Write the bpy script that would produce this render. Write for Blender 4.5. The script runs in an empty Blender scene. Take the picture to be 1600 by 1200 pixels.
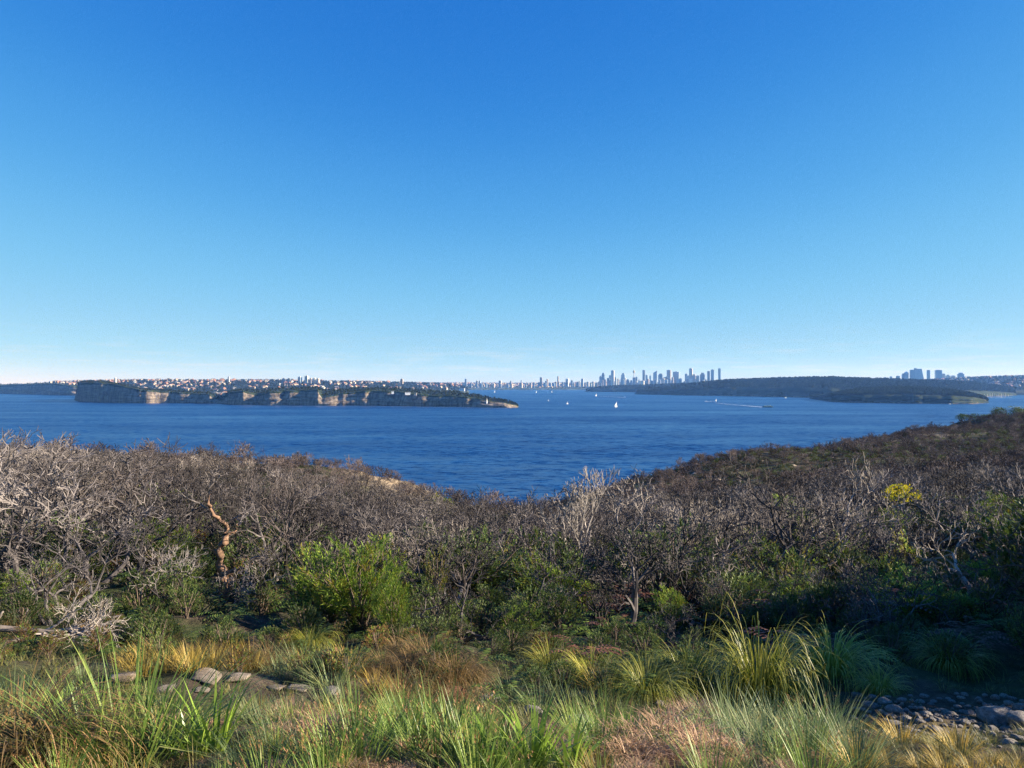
import bpy, math, random
import numpy as np

R = math.radians
scene = bpy.context.scene
random.seed(11)
col = scene.collection

# ------------------------------------------------------------------ camera, sky, sun, exposure
EYE = 70.0                      # metres of the eye above the sea
FPX = 1209.0                    # focal length in photo pixels (1600 wide)
cam_d = bpy.data.cameras.new('camera')
cam = bpy.data.objects.new('camera', cam_d); col.objects.link(cam)
cam_d.sensor_width = 36.0
cam_d.lens = 36.0 * FPX / 1600.0
cam_d.clip_start = 0.1; cam_d.clip_end = 90000.0
cam.location = (0, 0, EYE); cam.rotation_euler = (R(90), 0, 0)
scene.camera = cam

SUN_AZ = 94.0                   # degrees to the right of the view direction (+Y)
SUN_EL = 19.0
world = bpy.data.worlds.new('World'); scene.world = world; world.use_nodes = True
wt = world.node_tree; wn, wl = wt.nodes, wt.links
bg = wn['Background']
sky = wn.new('ShaderNodeTexSky'); sky.sky_type = 'NISHITA'; sky.sun_disc = False
sky.sun_elevation = R(SUN_EL); sky.sun_rotation = R(SUN_AZ)
sky.altitude = 0.0; sky.air_density = 0.6; sky.dust_density = 0.0; sky.ozone_density = 6.0
# one colour grade over the whole dome (the camera's deep, saturated winter blue)
gs = wn.new('ShaderNodeSeparateColor'); gc = wn.new('ShaderNodeCombineColor'); wl.new(sky.outputs[0], gs.inputs[0])
GRADE = ((1.52, 0.671), (0.81, 1.35), (0.35, 3.05))
TONE = (((.02, .021), (.042, .072), (.098, .19), (.22, .325), (.42, .46)), ((.184, .20), (.275, .355), (.407, .53), (.6, .66), (.8, .8)), ((.616, .665), (.716, .79), (.807, .865), (.9, .91)))
for i_, (p_, a_) in enumerate(GRADE):
    pw = wn.new('ShaderNodeMath'); pw.operation = 'POWER'; pw.inputs[1].default_value = p_; wl.new(gs.outputs[i_], pw.inputs[0])
    ml = wn.new('ShaderNodeMath'); ml.operation = 'MULTIPLY'; ml.inputs[1].default_value = a_; wl.new(pw.outputs[0], ml.inputs[0])
    dn = wn.new('ShaderNodeMath'); dn.operation = 'MULTIPLY'; dn.inputs[1].default_value = 0.15; wl.new(ml.outputs[0], dn.inputs[0])
    fc = wn.new('ShaderNodeFloatCurve'); cv = fc.mapping.curves[0]
    for (cx_, cy_) in TONE[i_]: cv.points.new(cx_, cy_)
    fc.mapping.update(); wl.new(dn.outputs[0], fc.inputs['Value'])
    uq = wn.new('ShaderNodeMath'); uq.operation = 'MULTIPLY'; uq.inputs[1].default_value = 1/0.15; wl.new(fc.outputs[0], uq.inputs[0])
    wl.new(uq.outputs[0], gc.inputs[i_])
hs = gc
# thin fair-weather cloud band low over the whole horizon
tc = wn.new('ShaderNodeTexCoord'); sep = wn.new('ShaderNodeSeparateXYZ')
wl.new(tc.outputs['Generated'], sep.inputs[0])
mp = wn.new('ShaderNodeMapping'); mp.inputs['Scale'].default_value = (9, 9, 110)
wl.new(tc.outputs['Generated'], mp.inputs['Vector'])
cn = wn.new('ShaderNodeTexNoise'); cn.inputs['Scale'].default_value = 1.6; cn.inputs['Detail'].default_value = 7; cn.inputs['Roughness'].default_value = 0.62
wl.new(mp.outputs[0], cn.inputs['Vector'])
cr = wn.new('ShaderNodeMapRange'); cr.inputs['From Min'].default_value = 0.50; cr.inputs['From Max'].default_value = 0.70
wl.new(cn.outputs['Fac'], cr.inputs['Value'])
band = wn.new('ShaderNodeValToRGB')
for p_, v_ in ((0.0, 0.45), (0.012, 0.6), (0.026, 0.4), (0.05, 0.15), (0.075, 0.0)):
    e_ = band.color_ramp.elements.new(p_); e_.color = (v_, v_, v_, 1)
band.color_ramp.elements.remove(band.color_ramp.elements[0]); band.color_ramp.elements[-1].color = (0, 0, 0, 1)
wl.new(sep.outputs['Z'], band.inputs['Fac'])
cm = wn.new('ShaderNodeMath'); cm.operation = 'MULTIPLY'
wl.new(cr.outputs[0], cm.inputs[0]); wl.new(band.outputs[0], cm.inputs[1])
cmx = wn.new('ShaderNodeMix'); cmx.data_type = 'RGBA'
wl.new(cm.outputs[0], cmx.inputs['Factor']); wl.new(hs.outputs[0], cmx.inputs[6]); cmx.inputs[7].default_value = (5.3, 5.5, 5.8, 1)
wl.new(cmx.outputs[2], bg.inputs['Color'])
bg.inputs['Strength'].default_value = 0.051

sun_d = bpy.data.lights.new('sun', 'SUN'); sun_d.energy = 5.0; sun_d.angle = R(0.53); sun_d.color = (1.0, 0.885, 0.72)
sun = bpy.data.objects.new('sun', sun_d); col.objects.link(sun)
sun.rotation_euler = (R(90 - SUN_EL), 0, R(180 - SUN_AZ))
sun.location = (300, 60, 300)

vs = scene.view_settings
vs.view_transform = 'Standard'; vs.look = 'None'; vs.gamma = 1.0; vs.exposure = 1.57; vs.use_curve_mapping = False
scene.cycles.max_bounces = 6; scene.cycles.diffuse_bounces = 3; scene.cycles.glossy_bounces = 2
scene.cycles.transparent_max_bounces = 6; scene.cycles.volume_bounces = 0; scene.cycles.transmission_bounces = 3
scene.cycles.use_denoising = True; scene.cycles.denoising_prefilter = 'NONE'; scene.cycles.denoising_input_passes = 'RGB_ALBEDO_NORMAL'

# ------------------------------------------------------------------ helpers
def tag(o, label=None, cat=None, group=None, kind=None):
    if label: o['label'] = label
    if cat: o['category'] = cat
    if group: o['group'] = group
    if kind: o['kind'] = kind
    return o

def link(name, mesh, parent=None):
    o = bpy.data.objects.new(name, mesh); col.objects.link(o)
    if parent: o.parent = parent
    return o

def nrm(v):
    l = math.sqrt(v[0]*v[0] + v[1]*v[1] + v[2]*v[2]) or 1.0
    return (v[0]/l, v[1]/l, v[2]/l)
def add(a, b, s=1.0): return (a[0]+b[0]*s, a[1]+b[1]*s, a[2]+b[2]*s)
def cross(a, b): return (a[1]*b[2]-a[2]*b[1], a[2]*b[0]-a[0]*b[2], a[0]*b[1]-a[1]*b[0])
def perp(d):
    a = (0, 0, 1) if abs(d[2]) < 0.9 else (1, 0, 0)
    u = nrm(cross(d, a)); return u, cross(d, u)

class MB:
    def __init__(s): s.v = []; s.f = []; s.m = []
    def tube(s, pts, rad, n=4, mat=0, cap=True):
        base = len(s.v); k = len(pts)
        for i in range(k):
            d = nrm(tuple(pts[min(i+1, k-1)][j] - pts[max(i-1, 0)][j] for j in range(3)))
            u, w = perp(d)
            for q in range(n):
                a = 2*math.pi*q/n; c, t = math.cos(a)*rad[i], math.sin(a)*rad[i]
                p = pts[i]; s.v.append((p[0]+u[0]*c+w[0]*t, p[1]+u[1]*c+w[1]*t, p[2]+u[2]*c+w[2]*t))
        for i in range(k-1):
            for q in range(n):
                a, b = base+i*n+q, base+i*n+(q+1) % n
                s.f.append((a, b, b+n, a+n)); s.m.append(mat)
        if cap:
            s.f.append(tuple(base+(k-1)*n+q for q in range(n))); s.m.append(mat)
    def leaf(s, p, d, L, W, mat=0, side=None, droop=0.0):
        u = side or perp(d)[0]
        m1 = add(p, d, L*0.5); e = add(p, d, L); e = (e[0], e[1], e[2]-droop*L); m1 = (m1[0], m1[1], m1[2]-droop*L*0.2)
        b = len(s.v)
        s.v += [p, add(m1, u, W*0.5), e, add(m1, u, -W*0.5)]
        s.f.append((b, b+1, b+2, b+3)); s.m.append(mat)
    def blade(s, p, d, L, W, seg=4, bend=0.5, mat=0, rng=random, stiff=0.0):
        # an arching tapering strip
        h = nrm((d[0], d[1], 0.0001)); side = (-h[1], h[0], 0)
        b = len(s.v); ang = math.atan2(d[2], math.hypot(d[0], d[1])); c = p; st = L/seg
        kink = random.randint(1, seg) if random.random() < 0.16 else -1; kd = (random.gauss(0, 0.6), random.gauss(0, 0.6))
        for i in range(seg+1):
            t = i/seg; w = W*(1-t**2.2)*0.5 + W*0.03
            s.v += [add(c, side, w), add(c, side, -w)]
            c = (c[0]+h[0]*math.cos(ang)*st, c[1]+h[1]*math.cos(ang)*st, c[2]+math.sin(ang)*st)
            ang -= bend/seg*(0.4+1.4*t)*(1-stiff)
            if i == kink: ang -= 0.9; h = nrm((h[0]+kd[0], h[1]+kd[1], 0.0001))
        for i in range(seg):
            k = b+2*i; s.f.append((k, k+1, k+3, k+2)); s.m.append(mat)
    def box(s, x0, x1, y0, y1, z0, z1, mat=0, tx=0, ty=0):
        b = len(s.v)
        s.v += [(x0,y0,z0),(x1,y0,z0),(x1,y1,z0),(x0,y1,z0),(x0+tx,y0+ty,z1),(x1-tx,y0+ty,z1),(x1-tx,y1-ty,z1),(x0+tx,y1-ty,z1)]
        for f in ((0,1,5,4),(1,2,6,5),(2,3,7,6),(3,0,4,7),(4,5,6,7)):
            s.f.append(tuple(b+i for i in f)); s.m.append(mat)
    def mesh(s, name, mats, smooth=False):
        me = bpy.data.meshes.new(name); me.from_pydata(s.v, [], s.f)
        for m in mats: me.materials.append(m)
        me.polygons.foreach_set('material_index', s.m)
        if smooth: me.polygons.foreach_set('use_smooth', [True]*len(s.f))
        me.update(); return me

def grid_mesh(name, X, Y, Z, mat, smooth=True):
    n, m = X.shape
    v = np.stack([X, Y, Z], -1).reshape(-1, 3)
    i = np.arange(n*m).reshape(n, m)
    f = np.stack([i[:-1, :-1], i[:-1, 1:], i[1:, 1:], i[1:, :-1]], -1).reshape(-1, 4)
    me = bpy.data.meshes.new(name)
    me.vertices.add(len(v)); me.vertices.foreach_set('co', v.astype(np.float32).ravel())
    me.loops.add(f.size); me.loops.foreach_set('vertex_index', f.astype(np.int32).ravel())
    me.polygons.add(len(f)); me.polygons.foreach_set('loop_start', np.arange(0, f.size, 4, dtype=np.int32))
    me.polygons.foreach_set('use_smooth', np.full(len(f), smooth))
    me.update(calc_edges=True); me.materials.append(mat); return me

# value noise in numpy
_rs = np.random.RandomState(7); _tab = _rs.rand(256, 256)
def vnoise(x, y):
    xi = np.floor(x).astype(int); yi = np.floor(y).astype(int); fx = x-xi; fy = y-yi
    fx = fx*fx*(3-2*fx); fy = fy*fy*(3-2*fy)
    g = lambda a, b: _tab[a & 255, b & 255]
    return (g(xi, yi)*(1-fx)+g(xi+1, yi)*fx)*(1-fy)+(g(xi, yi+1)*(1-fx)+g(xi+1, yi+1)*fx)*fy
def fbm(x, y, o=4):
    r = 0; a = 1; s = 0
    for k in range(o): r = r+a*(vnoise(x*2**k+17*k, y*2**k-9*k)-0.5); s += a; a *= 0.5
    return r/s*2

# ------------------------------------------------------------------ materials
def mat(name):
    m = bpy.data.materials.new(name); m.use_nodes = True
    return m, m.node_tree.nodes, m.node_tree.links, m.node_tree.nodes['Principled BSDF']
def noise(n, l, scale, detail=4, rough=0.55, coord='Object', vec=None):
    t = n.new('ShaderNodeTexNoise'); t.inputs['Scale'].default_value = scale; t.inputs['Detail'].default_value = detail; t.inputs['Roughness'].default_value = rough
    if vec is None:
        c = n.new('ShaderNodeTexCoord'); vec = c.outputs[coord]
    l.new(vec, t.inputs['Vector']); return t
def ramp(n, l, src, stops):
    r = n.new('ShaderNodeValToRGB'); els = r.color_ramp.elements
    while len(els) < len(stops): els.new(0.5)
    for e, (p, c) in zip(els, stops): e.position = p; e.color = (*c, 1)
    l.new(src, r.inputs['Fac']); return r
def mixc(n, l, fac, a, b, mode='MIX'):
    m = n.new('ShaderNodeMix'); m.data_type = 'RGBA'; m.blend_type = mode
    for sock, v in ((m.inputs['Factor'], fac), (m.inputs[6], a), (m.inputs[7], b)):
        if hasattr(v, 'links') or hasattr(v, 'is_linked'): l.new(v, sock)
        elif isinstance(v, tuple): sock.default_value = (*v, 1)
        else: sock.default_value = v
    return m.outputs[2]

def simple(name, c, rough=0.6, var=0.25, scale=3.0, metallic=0.0):
    m, n, l, b = mat(name)
    t = noise(n, l, scale)
    r = ramp(n, l, t.outputs['Fac'], [(0.25, tuple(x*(1-var) for x in c)), (0.75, tuple(min(1, x*(1+var)) for x in c))])
    l.new(r.outputs[0], b.inputs['Base Color']); b.inputs['Roughness'].default_value = rough; b.inputs['Metallic'].default_value = metallic
    return m

def bark(name, dark, mid, pale, bias=0.0):
    m, n, l, b = mat(name)
    oi = n.new('ShaderNodeObjectInfo')
    r = ramp(n, l, oi.outputs['Random'], [(0.0, dark), (0.45+bias, mid), (1.0, pale)])
    t = noise(n, l, 6.0, 5, 0.7)
    v = ramp(n, l, t.outputs['Fac'], [(0.3, (0.45, 0.44, 0.43)), (0.7, (1.3, 1.27, 1.22))])
    l.new(mixc(n, l, 1.0, r.outputs[0], v.outputs[0], 'MULTIPLY'), b.inputs['Base Color'])
    b.inputs['Roughness'].default_value = 0.85; b.inputs['Specular IOR Level'].default_value = 0.25
    return m

def foliage(name, stops, trans=0.35, rough=0.55, scale=5.0, objvar=0.3, spec=0.35):
    """stops: ramp over a noise through the plant; objvar shifts brightness per plant."""
    m, n, l, b = mat(name)
    t = noise(n, l, scale, 3, 0.6)
    g = n.new('ShaderNodeNewGeometry')
    mx = n.new('ShaderNodeMath'); mx.operation = 'MULTIPLY_ADD'; l.new(g.outputs['Random Per Island'], mx.inputs[0]); mx.inputs[1].default_value = 0.5
    sb = n.new('ShaderNodeMath'); sb.operation = 'MULTIPLY'; l.new(t.outputs['Fac'], sb.inputs[0]); sb.inputs[1].default_value = 0.55
    l.new(sb.outputs[0], mx.inputs[2])
    r = ramp(n, l, mx.outputs[0], stops)
    oi = n.new('ShaderNodeObjectInfo')
    ov = ramp(n, l, oi.outputs['Random'], [(0.0, (1-objvar,)*3), (1.0, (1+objvar, 1+objvar*0.8, 1+objvar*0.5))])
    c = mixc(n, l, 1.0, r.outputs[0], ov.outputs[0], 'MULTIPLY')
    l.new(c, b.inputs['Base Color']); b.inputs['Roughness'].default_value = rough; b.inputs['Specular IOR Level'].default_value = spec
    if trans > 0:
        tr = n.new('ShaderNodeBsdfTranslucent'); l.new(c, tr.inputs['Color'])
        ms = n.new('ShaderNodeMixShader'); ms.inputs[0].default_value = trans
        out = n['Material Output']; l.new(b.outputs[0], ms.inputs[1]); l.new(tr.outputs[0], ms.inputs[2]); l.new(ms.outputs[0], out.inputs['Surface'])
    return m

M = {}
M['twig_grey'] = bark('dead_twig', (0.028, 0.025, 0.026), (0.098, 0.086, 0.086), (0.235, 0.208, 0.20))
M['twig_pale'] = bark('pale_dead_wood', (0.19, 0.16, 0.14), (0.27, 0.235, 0.205), (0.40, 0.35, 0.31))
M['fan_wood'] = bark('silvery_dead_wood', (0.27, 0.24, 0.215), (0.33, 0.295, 0.265), (0.4, 0.36, 0.33))
M['twig_burnt'] = bark('burnt_wood', (0.022, 0.019, 0.019), (0.05, 0.043, 0.042), (0.11, 0.09, 0.085))
M['twig_red'] = bark('dead_heath_twig', (0.035, 0.027, 0.026), (0.095, 0.074, 0.070), (0.18, 0.143, 0.135))
M['banksia_bark'] = simple('knobbly_orange_bark', (0.20, 0.118, 0.072), 0.95, 0.75, 12.0)
M['acacia'] = foliage('acacia_leaf', [(0.25, (0.068, 0.135, 0.016)), (0.5, (0.162, 0.270, 0.030)), (0.8, (0.405, 0.486, 0.068))], 0.35)
M['acacia_gold'] = foliage('yellowing_leaf', [(0.25, (0.10, 0.13, 0.015)), (0.5, (0.25, 0.24, 0.03)), (0.8, (0.42, 0.32, 0.05))], 0.35)
M['heath'] = foliage('heath_leaf', [(0.25, (0.026, 0.05, 0.014)), (0.5, (0.062, 0.108, 0.024)), (0.8, (0.17, 0.20, 0.045))], 0.25)
M['heath_orange'] = foliage('scorched_leaf', [(0.25, (0.10, 0.08, 0.02)), (0.5, (0.24, 0.14, 0.05)), (0.8, (0.42, 0.22, 0.11))], 0.3)
M['fern'] = foliage('fern_frond', [(0.25, (0.039, 0.078, 0.016)), (0.55, (0.098, 0.163, 0.029)), (0.85, (0.221, 0.260, 0.052))], 0.3)
M['fern_dead'] = foliage('dead_fern_frond', [(0.25, (0.07, 0.03, 0.018)), (0.55, (0.15, 0.065, 0.04)), (0.85, (0.24, 0.12, 0.08))], 0.25)
M['yellow'] = foliage('yellow_blossom', [(0.25, (0.30, 0.27, 0.01)), (0.5, (0.60, 0.50, 0.015)), (0.8, (0.75, 0.62, 0.03))], 0.3)
M['rush'] = foliage('rush_stem', [(0.22, (0.07, 0.14, 0.028)), (0.5, (0.17, 0.27, 0.05)), (0.72, (0.32, 0.38, 0.09)), (0.92, (0.55, 0.48, 0.22))], 0.3, 0.45)
M['rush_grey'] = foliage('grey_rush_stem', [(0.22, (0.065, 0.11, 0.045)), (0.52, (0.16, 0.22, 0.085)), (0.74, (0.29, 0.32, 0.14)), (0.94, (0.48, 0.42, 0.24))], 0.3, 0.5)
M['tussock'] = foliage('tussock_blade', [(0.2, (0.085, 0.125, 0.018)), (0.45, (0.24, 0.27, 0.035)), (0.7, (0.47, 0.44, 0.085)), (0.92, (0.620, 0.54, 0.18))], 0.35, 0.4)
M['tussock_brown'] = foliage('browning_blade', [(0.2, (0.07, 0.065, 0.02)), (0.5, (0.17, 0.12, 0.045)), (0.8, (0.32, 0.20, 0.09))], 0.3)
M['strap'] = foliage('strap_leaf', [(0.25, (0.084, 0.168, 0.025)), (0.55, (0.196, 0.308, 0.042)), (0.85, (0.448, 0.504, 0.098))], 0.3, 0.35, 4.0)
M['straw'] = foliage('dry_straw', [(0.2, (0.264, 0.154, 0.083)), (0.5, (0.462, 0.286, 0.165)), (0.85, (0.620, 0.440, 0.286))], 0.25)
M['gold_grass'] = foliage('golden_grass', [(0.2, (0.175, 0.144, 0.025)), (0.5, (0.375, 0.275, 0.056)), (0.85, (0.575, 0.400, 0.112))], 0.3)
M['seed'] = foliage('rusty_seed_head', [(0.2, (0.16, 0.07, 0.03)), (0.5, (0.28, 0.14, 0.06)), (0.85, (0.40, 0.23, 0.11))], 0.15)
M['dirt_grass'] = foliage('short_grass', [(0.2, (0.052, 0.065, 0.018)), (0.5, (0.130, 0.143, 0.039)), (0.85, (0.312, 0.260, 0.098))], 0.3)

def rockmat(name, c0, c1, c2, scale=2.5):
    m, n, l, b = mat(name)
    t = noise(n, l, scale, 8, 0.65); r = ramp(n, l, t.outputs['Fac'], [(0.3, c0), (0.52, c1), (0.72, c2)])
    oi = n.new('ShaderNodeObjectInfo'); ov = ramp(n, l, oi.outputs['Random'], [(0, (0.7, 0.68, 0.68)), (0.5, (0.95, 0.95, 0.97)), (1, (1.2, 1.14, 1.05))])
    l.new(mixc(n, l, 1.0, r.outputs[0], ov.outputs[0], 'MULTIPLY'), b.inputs['Base Color']); b.inputs['Roughness'].default_value = 0.9
    bt = noise(n, l, scale*9, 6, 0.7); bp = n.new('ShaderNodeBump'); bp.inputs['Strength'].default_value = 0.9; bp.inputs['Distance'].default_value = 0.04
    l.new(bt.outputs['Fac'], bp.inputs['Height']); l.new(bp.outputs[0], b.inputs['Normal'])
    return m
M['cobble'] = rockmat('weathered_cobble', (0.13, 0.112, 0.095), (0.30, 0.27, 0.235), (0.50, 0.46, 0.42), 7)
M['sandstone'] = rockmat('lichened_sandstone', (0.17, 0.135, 0.10), (0.38, 0.30, 0.215), (0.54, 0.455, 0.355), 5)
M['red_rock'] = rockmat('rusty_rock', (0.14, 0.06, 0.035), (0.24, 0.11, 0.06), (0.33, 0.18, 0.11), 4)

# ground of the near headland: litter and low heath, bare sand in patches by the cliff edge
def ground_mat():
    m, n, l, b = mat('hillside_ground')
    co = n.new('ShaderNodeTexCoord').outputs['Object']
    t1 = noise(n, l, 0.35, 8, 0.65, vec=co); t2 = noise(n, l, 5.0, 8, 0.7, vec=co); t3 = noise(n, l, 0.06, 4, 0.6, vec=co)
    litter = ramp(n, l, t2.outputs['Fac'], [(0.3, (0.030, 0.022, 0.016)), (0.5, (0.075, 0.055, 0.038)), (0.7, (0.14, 0.105, 0.075))])
    green = ramp(n, l, t2.outputs['Fac'], [(0.3, (0.018, 0.028, 0.009)), (0.6, (0.05, 0.062, 0.022)), (0.75, (0.09, 0.085, 0.035))])
    f = ramp(n, l, t1.outputs['Fac'], [(0.42, (0, 0, 0)), (0.56, (1, 1, 1))])
    c = mixc(n, l, f.outputs[0], litter.outputs[0], green.outputs[0])
    at = n.new('ShaderNodeAttribute'); at.attribute_name = 'sand'
    sandc = ramp(n, l, t2.outputs['Fac'], [(0.3, (0.20, 0.14, 0.09)), (0.6, (0.38, 0.29, 0.19)), (0.75, (0.46, 0.37, 0.27))])
    c = mixc(n, l, at.outputs['Fac'], c, sandc.outputs[0])
    l.new(c, b.inputs['Base Color']); b.inputs['Roughness'].default_value = 0.95; b.inputs['Specular IOR Level'].default_value = 0.15
    bp = n.new('ShaderNodeBump'); bp.inputs['Strength'].default_value = 0.7; bp.inputs['Distance'].default_value = 0.15
    l.new(t2.outputs['Fac'], bp.inputs['Height']); l.new(bp.outputs[0], b.inputs['Normal'])
    return m
M['ground'] = ground_mat()

def water_mat():
    m, n, l, b = mat('harbour_water')
    co = n.new('ShaderNodeTexCoord').outputs['Object']
    b.inputs['Base Color'].default_value = (0.001, 0.036, 0.135, 1)
    b.inputs['IOR'].default_value = 1.33; b.inputs['Roughness'].default_value = 0.38
    def nz(scale, rot, sc, det, ro):
        mp = n.new('ShaderNodeMapping'); mp.inputs['Scale'].default_value = sc; mp.inputs['Rotation'].default_value = (0, 0, R(rot)); l.new(co, mp.inputs['Vector'])
        return noise(n, l, scale, det, ro, vec=mp.outputs[0])
    chop = nz(0.17, -14, (0.55, 1.0, 1.0), 3, 0.6); swell = nz(0.028, -20, (0.4, 1.0, 1.0), 3, 0.5); ripple = nz(0.9, 10, (0.7, 1, 1), 2, 0.5)
    wind = nz(1.0, 6, (0.0011, 0.0045, 1), 5, 0.6)
    wr = n.new('ShaderNodeMapRange'); wr.inputs['From Min'].default_value = 0.33; wr.inputs['From Max'].default_value = 0.67; wr.inputs['To Min'].default_value = 0.5; wr.inputs['To Max'].default_value = 1.35
    l.new(wind.outputs['Fac'], wr.inputs['Value'])
    rr = n.new('ShaderNodeMapRange'); rr.inputs['From Min'].default_value = 0.33; rr.inputs['From Max'].default_value = 0.67; rr.inputs['To Min'].default_value = 0.29; rr.inputs['To Max'].default_value = 0.45
    l.new(wind.outputs['Fac'], rr.inputs['Value']); l.new(rr.outputs[0], b.inputs['Roughness'])
    def vec(op, a, c):
        v = n.new('ShaderNodeVectorMath'); v.operation = op; l.new(a, v.inputs[0])
        if isinstance(c, tuple): v.inputs[1].default_value = c
        else: l.new(c, v.inputs[1])
        return v.outputs[0]
    # slopes of three wave trains, as a vector added to the upright normal
    t = None
    for src, k in ((chop, 1.9), (swell, 0.7), (ripple, 0.8)):
        d = vec('MULTIPLY', vec('SUBTRACT', src.outputs['Color'], (0.5, 0.5, 0.5)), (k, k, 0.0))
        t = d if t is None else vec('ADD', t, d)
    sc = n.new('ShaderNodeVectorMath'); sc.operation = 'SCALE'; l.new(t, sc.inputs[0]); l.new(wr.outputs[0], sc.inputs['Scale'])
    nv = vec('NORMALIZE', vec('ADD', sc.outputs[0], (0, 0, 1)), (0, 0, 0))
    l.new(nv, b.inputs['Normal'])
    return m
M['water'] = water_mat()

def cliffland_mat(name, cliff=True, veg=((0.015, 0.026, 0.010), (0.03, 0.045, 0.016), (0.065, 0.075, 0.03)), grass=(0.13, 0.125, 0.055), scale=0.02):
    m, n, l, b = mat(name)
    tcn = n.new('ShaderNodeTexCoord'); co = tcn.outputs['Object']
    t = noise(n, l, scale, 8, 0.68, vec=co)
    vg = ramp(n, l, t.outputs['Fac'], [(0.35, veg[0]), (0.5, veg[1]), (0.62, veg[2]), (0.74, grass)])
    c = vg.outputs[0]
    if cliff:
        mp = n.new('ShaderNodeMapping'); mp.inputs['Scale'].default_value = (0.012, 0.012, 0.22); l.new(co, mp.inputs['Vector'])
        st = noise(n, l, 1.0, 8, 0.7, vec=mp.outputs[0])
        mp2 = n.new('ShaderNodeMapping'); mp2.inputs['Scale'].default_value = (0.11, 0.11, 0.012); l.new(co, mp2.inputs['Vector'])
        vt = noise(n, l, 1.0, 5, 0.65, vec=mp2.outputs[0])
        rk = ramp(n, l, st.outputs['Fac'], [(0.32, (0.10, 0.08, 0.06)), (0.46, (0.25, 0.20, 0.15)), (0.6, (0.38, 0.315, 0.25)), (0.8, (0.27, 0.215, 0.16))])
        dk = ramp(n, l, vt.outputs['Fac'], [(0.36, (0.35, 0.34, 0.33)), (0.6, (1.1, 1.08, 1.05))])
        rock = mixc(n, l, 1.0, rk.outputs[0], dk.outputs[0], 'MULTIPLY')
        at = n.new('ShaderNodeAttribute'); at.attribute_name = 'sand'
        nz = noise(n, l, 0.05, 5, 0.7, vec=co)
        ad = n.new('ShaderNodeMath'); ad.operation = 'ADD'; l.new(at.outputs['Fac'], ad.inputs[0]); l.new(nz.outputs['Fac'], ad.inputs[1])
        fr = ramp(n, l, ad.outputs[0], [(0.92, (0, 0, 0)), (1.0, (1, 1, 1))])
        c = mixc(n, l, fr.outputs[0], c, rock)
        bp = n.new('ShaderNodeBump'); bp.inputs['Strength'].default_value = 1.0; bp.inputs['Distance'].default_value = 9.0
        l.new(st.outputs['Fac'], bp.inputs['Height']); l.new(bp.outputs[0], b.inputs['Normal'])
    l.new(c, b.inputs['Base Color']); b.inputs['Roughness'].default_value = 0.95; b.inputs['Specular IOR Level'].default_value = 0.1
    return m
M['cliffland'] = cliffland_mat('sandstone_headland')
M['woodland'] = cliffland_mat('wooded_slope', True, ((0.014, 0.022, 0.010), (0.024, 0.036, 0.014), (0.04, 0.052, 0.02)), (0.07, 0.075, 0.03))
M['suburb'] = cliffland_mat('leafy_suburb_ground', False, ((0.02, 0.03, 0.013), (0.04, 0.05, 0.02), (0.08, 0.085, 0.045)), (0.2, 0.18, 0.12))
M['far_leaf'] = foliage('distant_tree_leaf', [(0.25, (0.012, 0.022, 0.008)), (0.55, (0.028, 0.042, 0.013)), (0.85, (0.07, 0.08, 0.025))], 0.1, 0.8, 0.3, 0.45, 0.1)
M['trunk'] = simple('brown_trunk', (0.12, 0.085, 0.06), 0.9)

def facade(name, wall, glass, rows=3.6, colsp=4.0, frac=0.5, gloss=0.15):
    m, n, l, b = mat(name)
    co = n.new('ShaderNodeTexCoord').outputs['Object']; sp = n.new('ShaderNodeSeparateXYZ'); l.new(co, sp.inputs[0])
    def stripe(sock, period):
        d = n.new('ShaderNodeMath'); d.operation = 'DIVIDE'; l.new(sock, d.inputs[0]); d.inputs[1].default_value = period
        fr = n.new('ShaderNodeMath'); fr.operation = 'FRACT'; l.new(d.outputs[0], fr.inputs[0])
        g = n.new('ShaderNodeMath'); g.operation = 'GREATER_THAN'; l.new(fr.outputs[0], g.inputs[0]); g.inputs[1].default_value = frac
        return g.outputs[0]
    z = stripe(sp.outputs['Z'], rows)
    ad = n.new('ShaderNodeMath'); ad.operation = 'ADD'; l.new(sp.outputs['X'], ad.inputs[0]); l.new(sp.outputs['Y'], ad.inputs[1])
    x = stripe(ad.outputs[0], colsp)
    mu = n.new('ShaderNodeMath'); mu.operation = 'MAXIMUM'; l.new(z, mu.inputs[0]); l.new(x, mu.inputs[1])
    oi = n.new('ShaderNodeObjectInfo'); ov = ramp(n, l, oi.outputs['Random'], [(0, (0.7, 0.72, 0.76)), (1, (1.15, 1.12, 1.05))])
    c = mixc(n, l, mu.outputs[0], glass, wall)
    l.new(mixc(n, l, 1.0, c, ov.outputs[0], 'MULTIPLY'), b.inputs['Base Color'])
    b.inputs['Roughness'].default_value = gloss
    return m
M['glass_blue'] = facade('blue_glass_facade', (0.34, 0.40, 0.46), (0.10, 0.17, 0.25), 3.8, 3.0, 0.7)
M['glass_dark'] = facade('dark_glass_facade', (0.20, 0.23, 0.27), (0.06, 0.085, 0.12), 3.8, 3.0, 0.65)
M['conc_pale'] = facade('pale_concrete_facade', (0.62, 0.58, 0.52), (0.10, 0.12, 0.15), 3.4, 4.0, 0.45, 0.5)
M['conc_tan'] = facade('tan_concrete_facade', (0.48, 0.38, 0.30), (0.08, 0.09, 0.11), 3.4, 4.0, 0.45, 0.5)
M['steel'] = simple('painted_steel', (0.42, 0.36, 0.25), 0.4, 0.1)
M['white'] = simple('white_paint', (0.80, 0.79, 0.76), 0.5, 0.05)
M['cream'] = simple('cream_render', (0.50, 0.41, 0.31), 0.8, 0.1, 0.3)
M['offwhite'] = simple('weathered_white_render', (0.54, 0.49, 0.43), 0.8, 0.1, 0.3)
M['brick'] = simple('brick_wall', (0.34, 0.20, 0.14), 0.9, 0.15, 0.3)
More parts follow.
